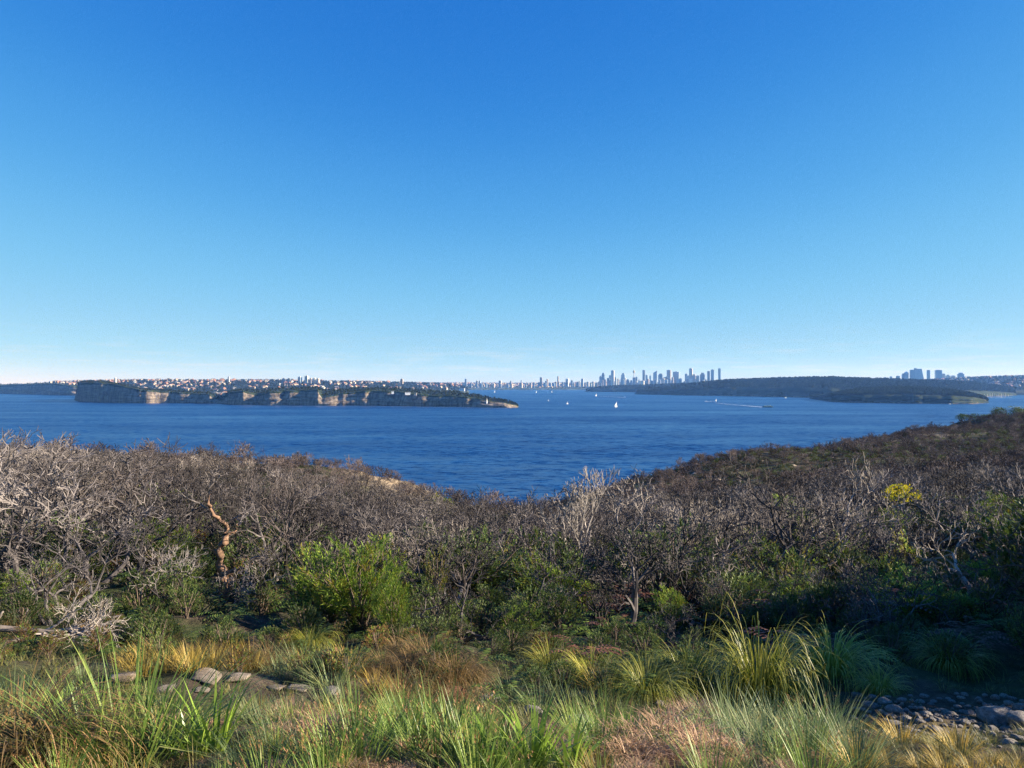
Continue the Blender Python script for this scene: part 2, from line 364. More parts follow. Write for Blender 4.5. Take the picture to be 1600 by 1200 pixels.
M['terracotta'] = simple('terracotta_tile', (0.36, 0.15, 0.085), 0.85, 0.15, 0.3)
M['greytile'] = simple('grey_roof', (0.17, 0.165, 0.165), 0.85, 0.15, 0.3)
M['dark_glass'] = simple('dark_window', (0.03, 0.035, 0.04), 0.15, 0.1)
M['ferry_green'] = simple('green_hull', (0.02, 0.075, 0.045), 0.4, 0.1)
M['ferry_cream'] = simple('cream_deckhouse', (0.72, 0.66, 0.48), 0.5, 0.08)
M['sail'] = simple('sailcloth', (0.82, 0.81, 0.78), 0.7, 0.04)
M['foam'] = simple('foam', (0.75, 0.78, 0.8), 0.8, 0.08, 0.2)
M['mast'] = simple('aluminium_mast', (0.6, 0.6, 0.6), 0.35, 0.05)

# ------------------------------------------------------------------ the near headland
def P(px, py, d):                         # a spot d metres out, as (x, y, z relative to the eye)
    return ((px-800)/FPX*d, d, -(py-600)/FPX*d)
def Q(px, d, z): return ((px-800)/FPX*d, d, z)
ctrl = []
for px in (-500, 0, 800, 1600, 2100):
    ctrl += [Q(px, 3.0, -2.35), Q(px, 6.0, -3.0)]
ctrl += [(0, -6, -2.1), (-25, -10, -2.0), (25, -10, -2.2), (0, -40, -1.5), (-60, -40, -2), (60, -40, -2), (0, -1, -2.1)]
ctrl += [Q(-300, 9, -3.5), Q(200, 9, -3.62), Q(500, 9, -3.7), Q(800, 9, -3.85), Q(1150, 9, -3.95), Q(1500, 9, -3.95), Q(2000, 9, -3.7)]
ctrl += [Q(-300, 13, -4.1), Q(200, 13, -4.35), Q(800, 13, -4.6), Q(1200, 13, -4.65), Q(1600, 13, -4.5), Q(2100, 13, -4.1)]
ctrl += [Q(-400, 18, -4.5), Q(0, 18, -4.7), Q(350, 18, -4.95), Q(800, 18, -5.5), Q(1200, 18, -5.4), Q(1600, 18, -5.2), Q(2100, 18, -4.6)]
ctrl += [Q(-500, 30, -4.8), Q(0, 30, -5.5), Q(300, 30, -6.0), Q(600, 30, -7.2), Q(850, 30, -7.8), Q(1100, 30, -7.4), Q(1350, 30, -6.7), Q(1600, 30, -6.1), Q(2100, 30, -5)]
ctrl += [Q(-500, 45, -5.5), Q(0, 45, -6.5), Q(300, 45, -7.3), Q(500, 45, -8.6), Q(700, 45, -10.1), Q(850, 45, -10.4), Q(1100, 45, -9.3), Q(1350, 45, -8.5), Q(1600, 45, -7.7), Q(2100, 45, -6)]
ctrl += [Q(-500, 90, -9.5), Q(-100, 90, -10.7), Q(150, 90, -11.0), P(330, 742, 90), P(430, 740, 90), P(520, 746, 88), P(600, 754, 86), P(650, 763, 84), P(700, 781, 80), Q(760, 84, -17), Q(850, 90, -18.5), Q(960, 90, -16.5), Q(1100, 90, -14.5), P(1300, 760, 90), P(1500, 745, 90), P(1650, 735, 90), Q(2100, 90, -8)]
ctrl += [Q(-500, 130, -30), Q(0, 130, -28), Q(300, 125, -26), Q(500, 120, -28), Q(650, 110, -32), Q(720, 115, -38), Q(790, 130, -40)]
ctrl += [Q(-500, 190, -74), Q(0, 190, -74), Q(300, 185, -74), Q(500, 180, -74), Q(650, 170, -74), Q(780, 175, -74), Q(850, 190, -70)]
ctrl += [P(860, 784, 125), P(905, 776, 140), P(960, 760, 160), P(1030, 747, 180), P(1100, 735, 200), P(1200, 716, 230), P(1300, 697, 260), P(1390, 676, 300), P(1480, 660, 340), P(1600, 641, 400), P(1750, 626, 450), P(2100, 612, 520)]
ctrl += [P(1000, 782, 130), P(1100, 768, 140), P(1200, 745, 150), P(1300, 738, 150), P(1300, 716, 200), P(1500, 722, 150), P(1500, 694, 220), P(1500, 676, 290), P(1650, 716, 150), P(1650, 675, 260), P(1650, 652, 340), P(2000, 690, 150), P(2000, 640, 300)]
ctrl += [Q(850, 175, -62), Q(900, 200, -66), Q(960, 225, -70), Q(1100, 275, -70), Q(1300, 345, -72), Q(1480, 440, -72), Q(1600, 520, -72), Q(1800, 600, -72), Q(2100, 680, -72)]
ctrl += [Q(900, 260, -76), Q(1100, 400, -78), Q(1400, 560, -78), (-300, 320, -78), (0, 300, -78), (-450, 200, -76), (450, 640, -78), (150, 600, -78)]
C_ = np.array(ctrl); CX = C_[:, :2]
# log-radial metric keeps detail near the viewpoint and smooth shapes far off
def rbf_phi(A, B):
    d = np.sqrt(((A[:, None, :]-B[None, :, :])**2).sum(-1))
    return d
Kmat = np.block([[rbf_phi(CX, CX), np.c_[np.ones(len(CX)), CX]], [np.c_[np.ones(len(CX)), CX].T, np.zeros((3, 3))]])
Wts = np.linalg.solve(Kmat + 1e-9*np.eye(len(Kmat)), np.r_[C_[:, 2], 0, 0, 0])
def ground_arr(x, y):
    s = np.asarray(x).shape
    A = np.c_[np.ravel(x), np.ravel(y)].astype(float); out = np.empty(len(A))
    for i in range(0, len(A), 20000):
        a = A[i:i+20000]; out[i:i+20000] = rbf_phi(a, CX) @ Wts[:len(CX)] + np.c_[np.ones(len(a)), a] @ Wts[len(CX):]
    r = np.hypot(A[:, 0], A[:, 1])
    out += fbm(A[:, 0]*0.7, A[:, 1]*0.7)*np.clip(r/40, 0.05, 0.5) + fbm(A[:, 0]*0.09+5, A[:, 1]*0.09)*np.clip((r-40)/80, 0, 1)*1.0
    return (out + EYE).reshape(s)
def gz(x, y): return float(ground_arr(np.array([x]), np.array([y]))[0])
def at(px, d):                             # ground point along a bearing
    x = (px-800)/FPX*d; return (x, d, gz(x, d))
def hit(px, py, dmin=3.0, dmax=420.0):      # where the sight line through a photo pixel meets the ground
    ds = np.geomspace(dmin, dmax, 500); x = (px-800)/FPX*ds; z = EYE-(py-600)/FPX*ds
    g = ground_arr(x, ds); k = np.nonzero(z <= g)[0]
    i = k[0] if len(k) else len(ds)-1
    return (float(x[i]), float(ds[i]), float(g[i]))

ax = np.sinh(np.linspace(-4.35, 4.75, 300))*6.0
ay = np.r_[np.linspace(-40, 0, 20)[:-1], np.sinh(np.linspace(0, 5.2, 290))*7.6]
GX, GY = np.meshgrid(ax, ay)
GZ = ground_arr(GX, GY)
hill = link('hillside', grid_mesh('hillside', GX, GY, GZ, M['ground'])); tag(hill, 'scrubby headland slope falling to the harbour', kind='structure')
# bare sand near the left cliff edge and thin patches on the spur
sx = GX/np.maximum(GY, 1)*FPX+800
sand = np.clip(1.25-np.abs((sx-630)/95)**2, 0, 1)*np.clip((GY-62)/14, 0, 1)*np.clip((125-GY)/20, 0, 1)*np.clip(0.75+1.1*fbm(GX*0.12, GY*0.12), 0, 1)
sand += 0.8*np.clip(fbm(GX*0.045+9, GY*0.045)*3-0.55, 0, 1)*np.clip((GY-110)/30, 0, 1)
sand += 0.55*np.clip(1-np.hypot((GX+2.0)/7.0, (GY-10.8)/1.1), 0, 1)
sand += 0.8*np.clip(fbm(GX*0.5+3, GY*0.5)*2.2+0.5, 0, 1)*np.clip(1.25-np.hypot((GX-6.0)/3.2, (GY-9.2)/1.3), 0, 1)
a_ = hill.data.attributes.new('sand', 'FLOAT', 'POINT'); a_.data.foreach_set('value', np.clip(sand, 0, 1).astype(np.float32).ravel())

# ------------------------------------------------------------------ water
wx = np.sinh(np.linspace(-5.55, 5.55, 61))*120; wy = np.sinh(np.linspace(-2.2, 5.5, 70))*120
WX, WY = np.meshgrid(wx, wy)
water = link('water', grid_mesh('water', WX, WY, WX*0, M['water'])); tag(water, 'wind-ruffled blue harbour water', kind='structure')

# ------------------------------------------------------------------ far land
def interp(tab, xs, k): return np.interp(xs, [t[0] for t in tab], [t[k] for t in tab])
def landmass(name, tab, mat_, label, step=1.6, run=25.0, back=500.0, rough=1.0, ledge=1.0, cliff_rows=14, top_rows=22, seed=0, rockto=0.9):
    """tab rows: photo column, foot row, cliff-top row, ridge row, ridge distance behind the foot."""
    xs = np.arange(tab[0][0], tab[-1][0]+0.01, step); n = len(xs)
    foot = interp(tab, xs, 1); ctop = interp(tab, xs, 2); rid = interp(tab, xs, 3); rd = interp(tab, xs, 4)
    d0 = EYE*FPX/(foot-600.0); d0 = d0*(1+0.010*rough*fbm(xs*0.035+seed, xs*0+seed, 3))
    endf = np.clip(np.minimum(xs-xs[0], xs[-1]-xs)/6.0, 0, 1)
    zc = np.maximum(EYE-(ctop-600.0)/FPX*(d0+run), 1.0); zr = EYE-(rid-600.0)/FPX*(d0+rd)
    rows = []; sandr = []
    for t in np.linspace(0, 1, cliff_rows):
        z = -3+(zc+3)*t
        lay = (vnoise(xs*0.015+seed, xs*0+t*9)-0.5)*run*1.3*ledge
        butt = (fbm(xs*0.07+seed*3, xs*0+t*1.1, 3))*run*0.6*ledge
        inset = run*(0.15+0.85*t**1.6)
        rows.append((d0+inset+(lay+butt)*math.sin(math.pi*min(1, t*1.05+0.02)), z+zc*0.04*fbm(xs*0.3, xs*0+t*5+seed)*(0 < t))); sandr.append(np.full(n, 0.75 if t < rockto else 0.30))
    for t in np.linspace(0, 1, top_rows)[1:]:
        d = d0+run+(rd-run)*t
        z = zc+(zr-zc)*(1-(1-t)**1.5)
        z = z+fbm(xs*d*0.00002*60+seed, d*0.012, 4)*5.0*rough*min(1, t*4)
        rows.append((d, np.maximum(z, 1.5))); sandr.append(np.clip(0.30-0.3*t+0*xs, 0, 1))
    for t in (0.2, 0.45, 0.75, 1.0):
        rows.append((d0+rd+back*t, zr*(1-t**1.3)-6*t)); sandr.append(xs*0)
    D = np.array([r[0] for r in rows]); Z = np.array([np.broadcast_to(r[1], n) for r in rows])
    Z = np.where(endf[None, :] < 1, Z*endf[None, :]-3*(1-endf[None, :]), Z)
    X = (xs[None, :]-800)/FPX*D
    o = link(name, grid_mesh(name, X, D, Z, mat_)); tag(o, label, kind='structure')
    at_ = o.data.attributes.new('sand', 'FLOAT', 'POINT'); at_.data.foreach_set('value', np.array(sandr).astype(np.float32).ravel())
    from types import SimpleNamespace
    return SimpleNamespace(o=o, xs=xs, D=D, Z=Z, c=cliff_rows)
def on_land(L, rng, n, t0=0.0, t1=1.0, x0=None, x1=None):
    """n spots on top of a landmass between two fractions of its depth"""
    nt = L.D.shape[0]-4; out = []
    for _ in range(n):
        i = rng.uniform(L.c+(nt-1-L.c)*t0, L.c+(nt-1-L.c)*t1); x = rng.uniform(x0 or L.xs[0]+4, x1 or L.xs[-1]-4)
        a = (x-L.xs[0])/(L.xs[1]-L.xs[0]); j = min(int(a), len(L.xs)-2); f = a-j; k = min(int(i), nt-2); g = i-k
        bl = lambda A: (A[k, j]*(1-f)+A[k, j+1]*f)*(1-g)+(A[k+1, j]*(1-f)+A[k+1, j+1]*f)*g
        d = bl(L.D); z = bl(L.Z)
        if z > 2: out.append(((x-800)/FPX*d, d, z))
    return out

south = landmass('sandstone_headland', [
    (116, 625, 604, 600, 120), (121, 627, 598.5, 597.5, 200), (157, 629, 597.5, 596, 320), (184, 629.5, 601, 600, 260), (218, 630, 609, 607.5, 260), (262, 630, 612, 610.5, 260), (289, 630, 614, 612, 260), (328, 630.5, 616, 613.5, 260),
    (337, 630.5, 624, 616, 260), (346, 631, 626, 618, 260), (360, 632.5, 613, 611.5, 260), (380, 633, 610.5, 609, 300), (402, 633, 617, 610, 320), (410, 633.3, 616, 610, 320), (422, 633.4, 612.5, 608, 320), (470, 633.5, 610, 606, 320), (497, 634, 609, 606, 320), (503, 634, 621, 609, 320), (515, 634, 619, 609, 320),
    (530, 634, 615, 609, 300), (554, 634, 612.5, 607.5, 280), (579, 634, 610.5, 606.5, 280), (620, 634.2, 612, 607, 260), (647, 635, 615.5, 609, 240), (675, 635.5, 618.5, 611, 210), (716, 636, 619.5, 613.5, 180), (745, 636.5, 623, 618, 150), (765, 637, 626, 622, 110), (788, 637.3, 629, 626, 70), (804, 637, 633, 631, 40), (814, 636.5, 635.5, 635, 26)],
    M['cliffland'], 'sandstone headland with tall shaded sea cliffs across the harbour', step=1.1, run=26, back=250, seed=3, ledge=0.32)
coast = landmass('far_coast', [(-260, 614.5, 605, 602, 300), (-60, 614.8, 604, 601.5, 300), (0, 615, 602.8, 600.8, 300), (60, 616.5, 600.5, 599, 300), (90, 617.5, 600, 598, 360), (112, 618, 604, 600, 400), (128, 618, 608, 603, 400), (150, 618, 612, 606, 300)],
    M['cliffland'], 'distant hazy coast cliffs at the left edge', run=30, seed=9)
suburb = landmass('suburb_ridge', [(90, 616, 610, 597.5, 900), (150, 617, 611, 595.5, 1100), (220, 618, 613, 594.5, 1300), (300, 619, 615, 595, 1500), (360, 619.5, 616, 594.5, 1600), (430, 619.5, 615, 595, 1700), (500, 619, 614, 596, 1800), (580, 618, 613, 597, 1900), (650, 616.5, 612, 598.5, 1900), (700, 614.5, 611, 600, 1500), (722, 614, 612, 603, 800), (735, 613.8, 613, 609, 300)],
    M['suburb'], 'leafy suburb ridge behind the headland', run=60, back=900, ledge=0.3, rough=1.4, seed=12)
farshore = landmass('far_shore', [(560, 609.2, 607.5, 598, 3200), (700, 609.2, 607.5, 598.5, 3200), (800, 609, 607, 599, 3000), (900, 609, 607, 598.5, 3000), (1000, 609, 607, 598.5, 3200), (1200, 609, 606, 597, 3200), (1420, 609, 605, 595.5, 3000), (1700, 609, 605, 594.5, 3000), (2000, 609, 605, 594.5, 3000)],
    M['suburb'], 'built-up far shore of the harbour', step=4, run=80, back=900, ledge=0.2, rough=0.6, seed=15)
georges = landmass('low_wooded_point', [(912, 612.0, 611, 610, 150), (925, 612.2, 609, 606.5, 300), (960, 612.6, 608, 603.5, 450), (1000, 613.2, 607.5, 602.5, 600), (1040, 614, 607, 601, 800), (1100, 615, 606, 599, 900), (1180, 616, 608, 600, 700)],
    M['woodland'], 'low wooded point in front of the city', run=60, back=600, ledge=0.5, seed=21, rockto=0.22)
middle = landmass('wooded_hill', [(990, 616.2, 614.5, 612.5, 140), (1010, 616.6, 612.5, 609, 250), (1050, 617.5, 611, 605, 420), (1080, 618, 610, 600.5, 560), (1110, 618.6, 609, 597, 640), (1140, 619, 608, 594.5, 700), (1200, 620, 608, 592.5, 760), (1250, 621, 608, 591, 800), (1300, 622, 609, 590.5, 800), (1350, 622.5, 610, 592.5, 800), (1420, 622.5, 611, 594.5, 900), (1500, 621, 612, 597, 900), (1560, 619, 613, 603, 600), (1590, 618, 615, 611, 300)],
    M['woodland'], 'dark wooded hill across the harbour', run=70, back=700, ledge=0.5, seed=27, rockto=0.22)
front = landmass('wooded_headland', [(1262, 622.5, 621.5, 621, 60), (1280, 625, 621, 619.5, 130), (1300, 628, 620, 616, 220), (1320, 629, 619, 611.5, 320), (1345, 629.5, 618, 608, 420), (1400, 630.3, 617.5, 605.5, 480), (1450, 631, 618, 607, 460), (1490, 631.3, 619, 611, 380), (1520, 631, 621, 616.5, 260), (1538, 630, 624, 622, 140), (1548, 629.5, 628, 627, 50)],
    M['woodland'], 'rounded wooded headland with rocky waterline on the right', run=30, back=400, ledge=0.6, seed=33, rockto=0.22)
northside = landmass('northern_suburb_hills', [(1370, 612, 609, 596, 2200), (1440, 613, 609, 594, 2200), (1500, 615, 611, 591, 2200), (1550, 617.2, 613, 589, 2200), (1600, 617.6, 613, 588, 2200), (1700, 618, 613, 586, 2200), (1900, 618, 612, 585, 2200), (2100, 618, 612, 586, 2200)],
    M['suburb'], 'blue hazy suburb hills at the right edge', run=60, back=900, ledge=0.3, rough=1.5, seed=39)

# ------------------------------------------------------------------ scattering of uncountable stuff (geometry nodes over one point mesh)
def scatter(name, label, pts, rots, scales, variants, protos):
    """pts etc. are arrays; protos[k] is the list of mesh objects that make variant k"""
    me = bpy.data.meshes.new(name); me.vertices.add(len(pts)); me.vertices.foreach_set('co', np.asarray(pts, np.float32).ravel())
    for an, ty, key, arr in (('rot', 'FLOAT_VECTOR', 'vector', np.asarray(rots, np.float32).ravel()), ('scl', 'FLOAT', 'value', np.asarray(scales, np.float32)), ('var', 'INT', 'value', np.asarray(variants, np.int32))):
        a = me.attributes.new(an, ty, 'POINT'); a.data.foreach_set(key, arr)
    o = link(name, me); tag(o, label, kind='stuff')
    ng = bpy.data.node_groups.new(name, 'GeometryNodeTree')
    ng.interface.new_socket('Geometry', in_out='INPUT', socket_type='NodeSocketGeometry'); ng.interface.new_socket('Geometry', in_out='OUTPUT', socket_type='NodeSocketGeometry')
    n, l = ng.nodes, ng.links; gi = n.new('NodeGroupInput'); go = n.new('NodeGroupOutput'); jn = n.new('GeometryNodeJoinGeometry')
    def attr(nm, ty):
        x = n.new('GeometryNodeInputNamedAttribute'); x.data_type = ty; x.inputs[0].default_value = nm; return x.outputs[0]
    rt = n.new('FunctionNodeEulerToRotation'); l.new(attr('rot', 'FLOAT_VECTOR'), rt.inputs[0]); sc_ = attr('scl', 'FLOAT'); vr = attr('var', 'INT')
    for k, objs in enumerate(protos):
        cp = n.new('FunctionNodeCompare'); cp.data_type = 'INT'; cp.operation = 'EQUAL'; l.new(vr, cp.inputs[2]); cp.inputs[3].default_value = k
        for ob in objs:
            oi = n.new('GeometryNodeObjectInfo'); oi.inputs['Object'].default_value = ob; oi.transform_space = 'ORIGINAL'; oi.inputs['As Instance'].default_value = True
            ip = n.new('GeometryNodeInstanceOnPoints'); l.new(gi.outputs[0], ip.inputs['Points']); l.new(cp.outputs[0], ip.inputs['Selection'])
            l.new(oi.outputs['Geometry'], ip.inputs['Instance']); l.new(rt.outputs[0], ip.inputs['Rotation']); l.new(sc_, ip.inputs['Scale']); l.new(ip.outputs[0], jn.inputs[0])
    l.new(jn.outputs[0], go.inputs[0])
    o.modifiers.new('scatter', 'NODES').node_group = ng
    return o

# a thing made of shared part meshes: kit = [(part name, mesh), ...]
def place(name, kit, loc, rz=0.0, s=1.0, label=None, cat=None, group=None, tilt=(0, 0)):
    root = bpy.data.objects.new(name, None); col.objects.link(root); root.empty_display_size = 0.2
    root.location = loc; root.rotation_euler = (tilt[0], tilt[1], rz); root.scale = (s, s, s) if not isinstance(s, tuple) else s
    for pn, me in kit:
        c = link(pn, me, root)
        if pn in ('blades', 'seed_heads', 'foliage', 'twigs', 'crown', 'stem'): c['kind'] = 'stuff'
    return tag(root, label, cat, group)
def place1(name, me, loc, rz=0.0, s=1.0, label=None, cat=None, group=None, tilt=(0, 0)):
    o = link(name, me); o.location = loc; o.rotation_euler = (tilt[0], tilt[1], rz); o.scale = (s, s, s) if not isinstance(s, tuple) else s
    return tag(o, label, cat, group)
def parts_of(root): return [c for c in root.children]

# ------------------------------------------------------------------ plant builders
def grow(T, Cw, p, d, L, r, depth, S, rng):
    """recursive limb: S holds the habit (kids per level, wander, lift, spread angle, length ratio)"""
    mb = T if depth <= S['trunk_levels'] else Cw
    last = depth == S['levels']; n = 2 if depth >= S['levels']-1 else 4
    pts = [p]; rad = [r]; r1 = max(r*S['taper'], S['rmin']*0.5); dirs = [d]
    for i in range(n):
        w = S['wander']*(0.7 if last else 1.0)
        d = nrm((d[0]+rng.gauss(0, w), d[1]+rng.gauss(0, w), d[2]+rng.gauss(0, w)+S['lift']))
        p = add(p, d, L/n*rng.uniform(0.8, 1.2)); pts.append(p); rad.append(r+(r1-r)*(i+1)/n); dirs.append(d)
    mb.tube(pts, rad, 7 if depth == 0 else (5 if depth == 1 else 3), 0, cap=depth < 2)
    if last: return
    k = S['kids'][depth]; k = max(1, k+rng.choice((-1, 0, 0, 1))) if k > 2 else k
    az0 = rng.uniform(0, 6.28)
    for c in range(k):
        i = n if c < 2 else rng.randint(max(1, n//2), n)
        dd = dirs[i]; u, v = perp(dd); az = az0+6.283*c/k+rng.uniform(-0.6, 0.6); an = rng.uniform(*S['angle'])
        nd = nrm(tuple(dd[j]*math.cos(an)+(u[j]*math.cos(az)+v[j]*math.sin(az))*math.sin(an) for j in range(3)))
        nd = nrm((nd[0], nd[1], nd[2]*S.get('flat', 1.0)+0.08))
        grow(T, Cw, pts[i], nd, L*S['ratio']*rng.uniform(0.75, 1.2), max(rad[i]*S['rratio'], S['rmin']), depth+1, S, rng)

def dead_plant(seed, mat_, stems=4, height=2.2, r0=0.05, lean=0.55, **kw):
    rng = random.Random(seed); T, Cw = MB(), MB()
    S = dict(levels=5, trunk_levels=1, kids=[2, 3, 3, 3, 3], wander=0.22, lift=0.06, angle=(0.35, 0.85), ratio=0.66, taper=0.72, rratio=0.68, rmin=0.0075); S.update(kw)
    for s in range(stems):
        a = 6.283*s/stems+rng.uniform(-0.5, 0.5); ln = lean*rng.uniform(0.5, 1.2) if stems > 1 else lean*0.3
        d = nrm((math.cos(a)*ln, math.sin(a)*ln, 1))
        grow(T, Cw, (math.cos(a)*0.08, math.sin(a)*0.08, -0.15), d, height*0.40*rng.uniform(0.8, 1.15), r0*rng.uniform(0.7, 1.2), 0, S, rng)
    return [('trunk', T.mesh('dead_trunk', [mat_])), ('crown', Cw.mesh('dead_twigs', [mat_]))]

def leafy(seed, mat_, w=1.3, h=1.5, sprigs=150, leaves=12, L=0.11, W=0.022, up=0.7, low=0.12, stemmat=None, gap=0.35, tipmat=None, tipfrac=0.0):
    rng = random.Random(seed); T, Cw = MB(), MB()
    stems = []
    for i in range(9):
        a = rng.uniform(0, 6.28); rr = rng.uniform(0.1, 0.75); tip = (math.cos(a)*rr*w*0.5, math.sin(a)*rr*w*0.5, h*rng.uniform(0.5, 0.85))
        mid = (tip[0]*0.35, tip[1]*0.35, tip[2]*0.5); T.tube([(0, 0, -0.1), mid, tip], [0.03, 0.02, 0.008], 4)
        stems.append((mid, tip))
    lob = [(rng.uniform(-1, 1), rng.uniform(-1, 1), rng.uniform(-1, 1)) for _ in range(5)]
    k = 0; tries = 0
    while k < sprigs and tries < sprigs*8:
        tries += 1
        v = nrm((rng.gauss(0, 1), rng.gauss(0, 1), rng.gauss(0.35, 0.8)))
        f = sum(max(0, v[0]*q[0]+v[1]*q[1]+v[2]*q[2])**3 for q in lob)
        rr = rng.uniform(0.45, 1.0)**0.6*(0.60+0.28*f)
        p = (v[0]*rr*w*0.5, v[1]*rr*w*0.5, h*0.48+v[2]*rr*h*0.52)
        if p[2] < low*h or math.sin(p[0]*5+seed)*math.sin(p[1]*5.7+seed*2)*math.sin(p[2]*6.1) > gap*0.6: continue
        k += 1
        ax_ = nrm((v[0]*0.7+rng.gauss(0, 0.2), v[1]*0.7+rng.gauss(0, 0.2), up+rng.gauss(0, 0.15)))
        tipm = 1 if (tipmat and rng.random() < tipfrac) else 0
        if k % 3 == 0: T.tube([add(p, ax_, -L*2.2), add(p, ax_, L*1.2)], [0.005, 0.002], 3, cap=False)
        for j in range(leaves):
            u, w2 = perp(ax_); a = rng.uniform(0, 6.28); sp = rng.uniform(0.25, 1.0)
            d = nrm(tuple(ax_[q]+(u[q]*math.cos(a)+w2[q]*math.sin(a))*sp for q in range(3)))
            Cw.leaf(add(p, ax_, rng.uniform(-1.2, 1.0)*L), d, L*rng.uniform(0.6, 1.2), W*rng.uniform(0.7, 1.2), tipm, droop=rng.uniform(0, 0.25))
    return [('stem', T.mesh('bush_stem', [stemmat or M['trunk']])), ('foliage', Cw.mesh('bush_leaves', [mat_, tipmat or mat_]))]

def fern(seed, mat_, fronds=11, L=0.75, W=0.24):
    rng = random.Random(seed); Cw = MB()
    for i in range(fronds):
        a = 6.283*i/fronds+rng.uniform(-0.3, 0.3); el = rng.uniform(0.6, 1.25); c = (0, 0, 0); l = L*rng.uniform(0.7, 1.15); n = 13
        h = (math.cos(a), math.sin(a), 0); s = (-h[1], h[0], 0); prev = c
        for k in range(n):
            t = k/n; st = l/n; nc = (c[0]+h[0]*math.cos(el)*st, c[1]+h[1]*math.cos(el)*st, c[2]+math.sin(el)*st)
            if t > 0.18:
                ww = W*math.sin(math.pi*min(1, (1-t)*0.92+0.05))*0.62
                for sg in (-1, 1):
                    Cw.leaf(nc, nrm((s[0]*sg+h[0]*0.45, s[1]*sg+h[1]*0.45, rng.uniform(-0.15, 0.1))), ww*rng.uniform(0.85, 1.1), st*0.85, 0, side=h, droop=0.15)
            c = nc; el -= 0.13
        Cw.tube([(0, 0, -0.05), (h[0]*l*0.3, h[1]*l*0.3, l*0.32)], [0.006, 0.003], 3, cap=False)
    return Cw.mesh('fern_clump', [mat_])

def clump(seed, mat_, n=180, L=0.8, W=0.006, spread=0.5, base=0.12, bend=0.5, seg=4, lv=0.35, seeds=0, seedmat=None, el=(0.9, 1.5)):
    """grass tussock: blades (part) and seed heads (part)"""
    rng = random.Random(seed); B, Sd = MB(), MB()
    for i in range(n):
        a = rng.uniform(0, 6.283); rr = base*math.sqrt(rng.random()); e = rng.uniform(*el) - spread*0.2*rng.random()
        d = (math.cos(a)*math.cos(e), math.sin(a)*math.cos(e), math.sin(e)); ln = L*rng.uniform(1-lv, 1.12)
        p = (math.cos(a)*rr, math.sin(a)*rr, -0.04)
        B.blade(p, d, ln, W*rng.uniform(0.6, 1.35), seg, bend*rng.uniform(0.6, 1.35))
        if i < seeds:
            h = nrm((d[0], d[1], d[2])); q = add(p, h, ln*0.86); q = (q[0], q[1], q[2]+0.02)
            B.blade(p, h, ln*1.05, W*0.8, 3, 0.12)
            for j in range(10): Sd.leaf(add(q, h, j*0.011), nrm((rng.gauss(0, 0.6), rng.gauss(0, 0.6), 0.8)), 0.035, 0.01)
    kit = [('blades', B.mesh('tussock_blades', [mat_]))]
    if seeds: kit.append(('seed_heads', Sd.mesh('tussock_seed_heads', [seedmat or M['seed']])))
    return kit

def rock_mesh(seed, mat_, sx=1, sy=0.8, sz=0.55, cuts=5, boxy=0.0):
    import bmesh
    bm = bmesh.new(); bmesh.ops.create_icosphere(bm, subdivisions=3, radius=0.5)
    rng = random.Random(seed); planes = [(nrm((rng.gauss(0, 1), rng.gauss(0, 1), rng.gauss(0, 1))), rng.uniform(0.28, 0.42)) for _ in range(cuts)]
    ph = rng.uniform(0, 50)
    for v in bm.verts:
        c = v.co
        if boxy:
            for j in range(3): c[j] = math.copysign(min(abs(c[j])*(1+boxy), 0.42), c[j])
        for nv, q in planes:
            e = c[0]*nv[0]+c[1]*nv[1]+c[2]*nv[2]-q
            if e > 0:
                for j in range(3): c[j] -= nv[j]*e*0.85
        k = 1+0.06*math.sin(c[0]*9+ph)*math.sin(c[1]*11+ph)+0.05*math.sin(c[2]*14+ph*2)*math.cos(c[0]*12)+rng.uniform(-0.012, 0.012)
        c[0] *= k*sx; c[1] *= k*sy; c[2] *= k*sz
    me = bpy.data.meshes.new('rock'); bm.to_mesh(me); bm.free(); me.materials.append(mat_)
    me.polygons.foreach_set('use_smooth', [True]*len(me.polygons)); return me

# ------------------------------------------------------------------ prototypes (shared part meshes)
SHRUB = [dead_plant(100+i, M['twig_grey'], stems=2+i % 3, height=2.3+0.2*(i % 3), r0=0.056, lean=0.8, flat=0.8, kids=[2, 3, 3, 3, 3], rratio=0.69, wander=0.2+0.03*(i % 3), trunk_levels=2) for i in range(7)]
SHRUB += [dead_plant(140+i, M['twig_grey'], stems=1+i, height=2.9, r0=0.07, lean=0.6, kids=[3, 3, 3, 3, 3], wander=0.28, angle=(0.4, 1.0), rratio=0.67, trunk_levels=2) for i in range(3)]
PALE = [dead_plant(200+i, M['twig_pale'], stems=2+i % 2, height=2.6, r0=0.046, lean=0.6, kids=[3, 3, 3, 3, 2], wander=0.24) for i in range(4)]
BURNT = [dead_plant(300+i, M['twig_burnt'], stems=2+i % 2, height=2.7, r0=0.06, lean=0.5, kids=[3, 3, 3, 2, 2], wander=0.2) for i in range(4)]
LOWDEAD = [dead_plant(400+i, M['twig_red'], stems=5, height=1.25, r0=0.018, lean=0.7, levels=4, kids=[3, 3, 3, 2], rmin=0.010) for i in range(4)]
ACACIA = [leafy(500+i, M['acacia'], 1.5, 1.6, 340, 12, 0.13, 0.024, 0.9, tipmat=M['acacia_gold'], tipfrac=0.12) for i in range(3)]
GOLDB = [leafy(520+i, M['acacia_gold'], 1.0, 1.6, 130, 10, 0.09, 0.028, 0.7, tipmat=M['acacia'], tipfrac=0.4) for i in range(2)]
HEATH = [leafy(540+i, M['heath'], 1.5, 1.1, 190, 11, 0.09, 0.026, 0.6, low=0.02) for i in range(4)]
ORANGE = [leafy(560+i, M['heath_orange'], 1.4, 1.3, 170, 10, 0.09, 0.03, 0.6, tipmat=M['acacia'], tipfrac=0.35) for i in range(2)]
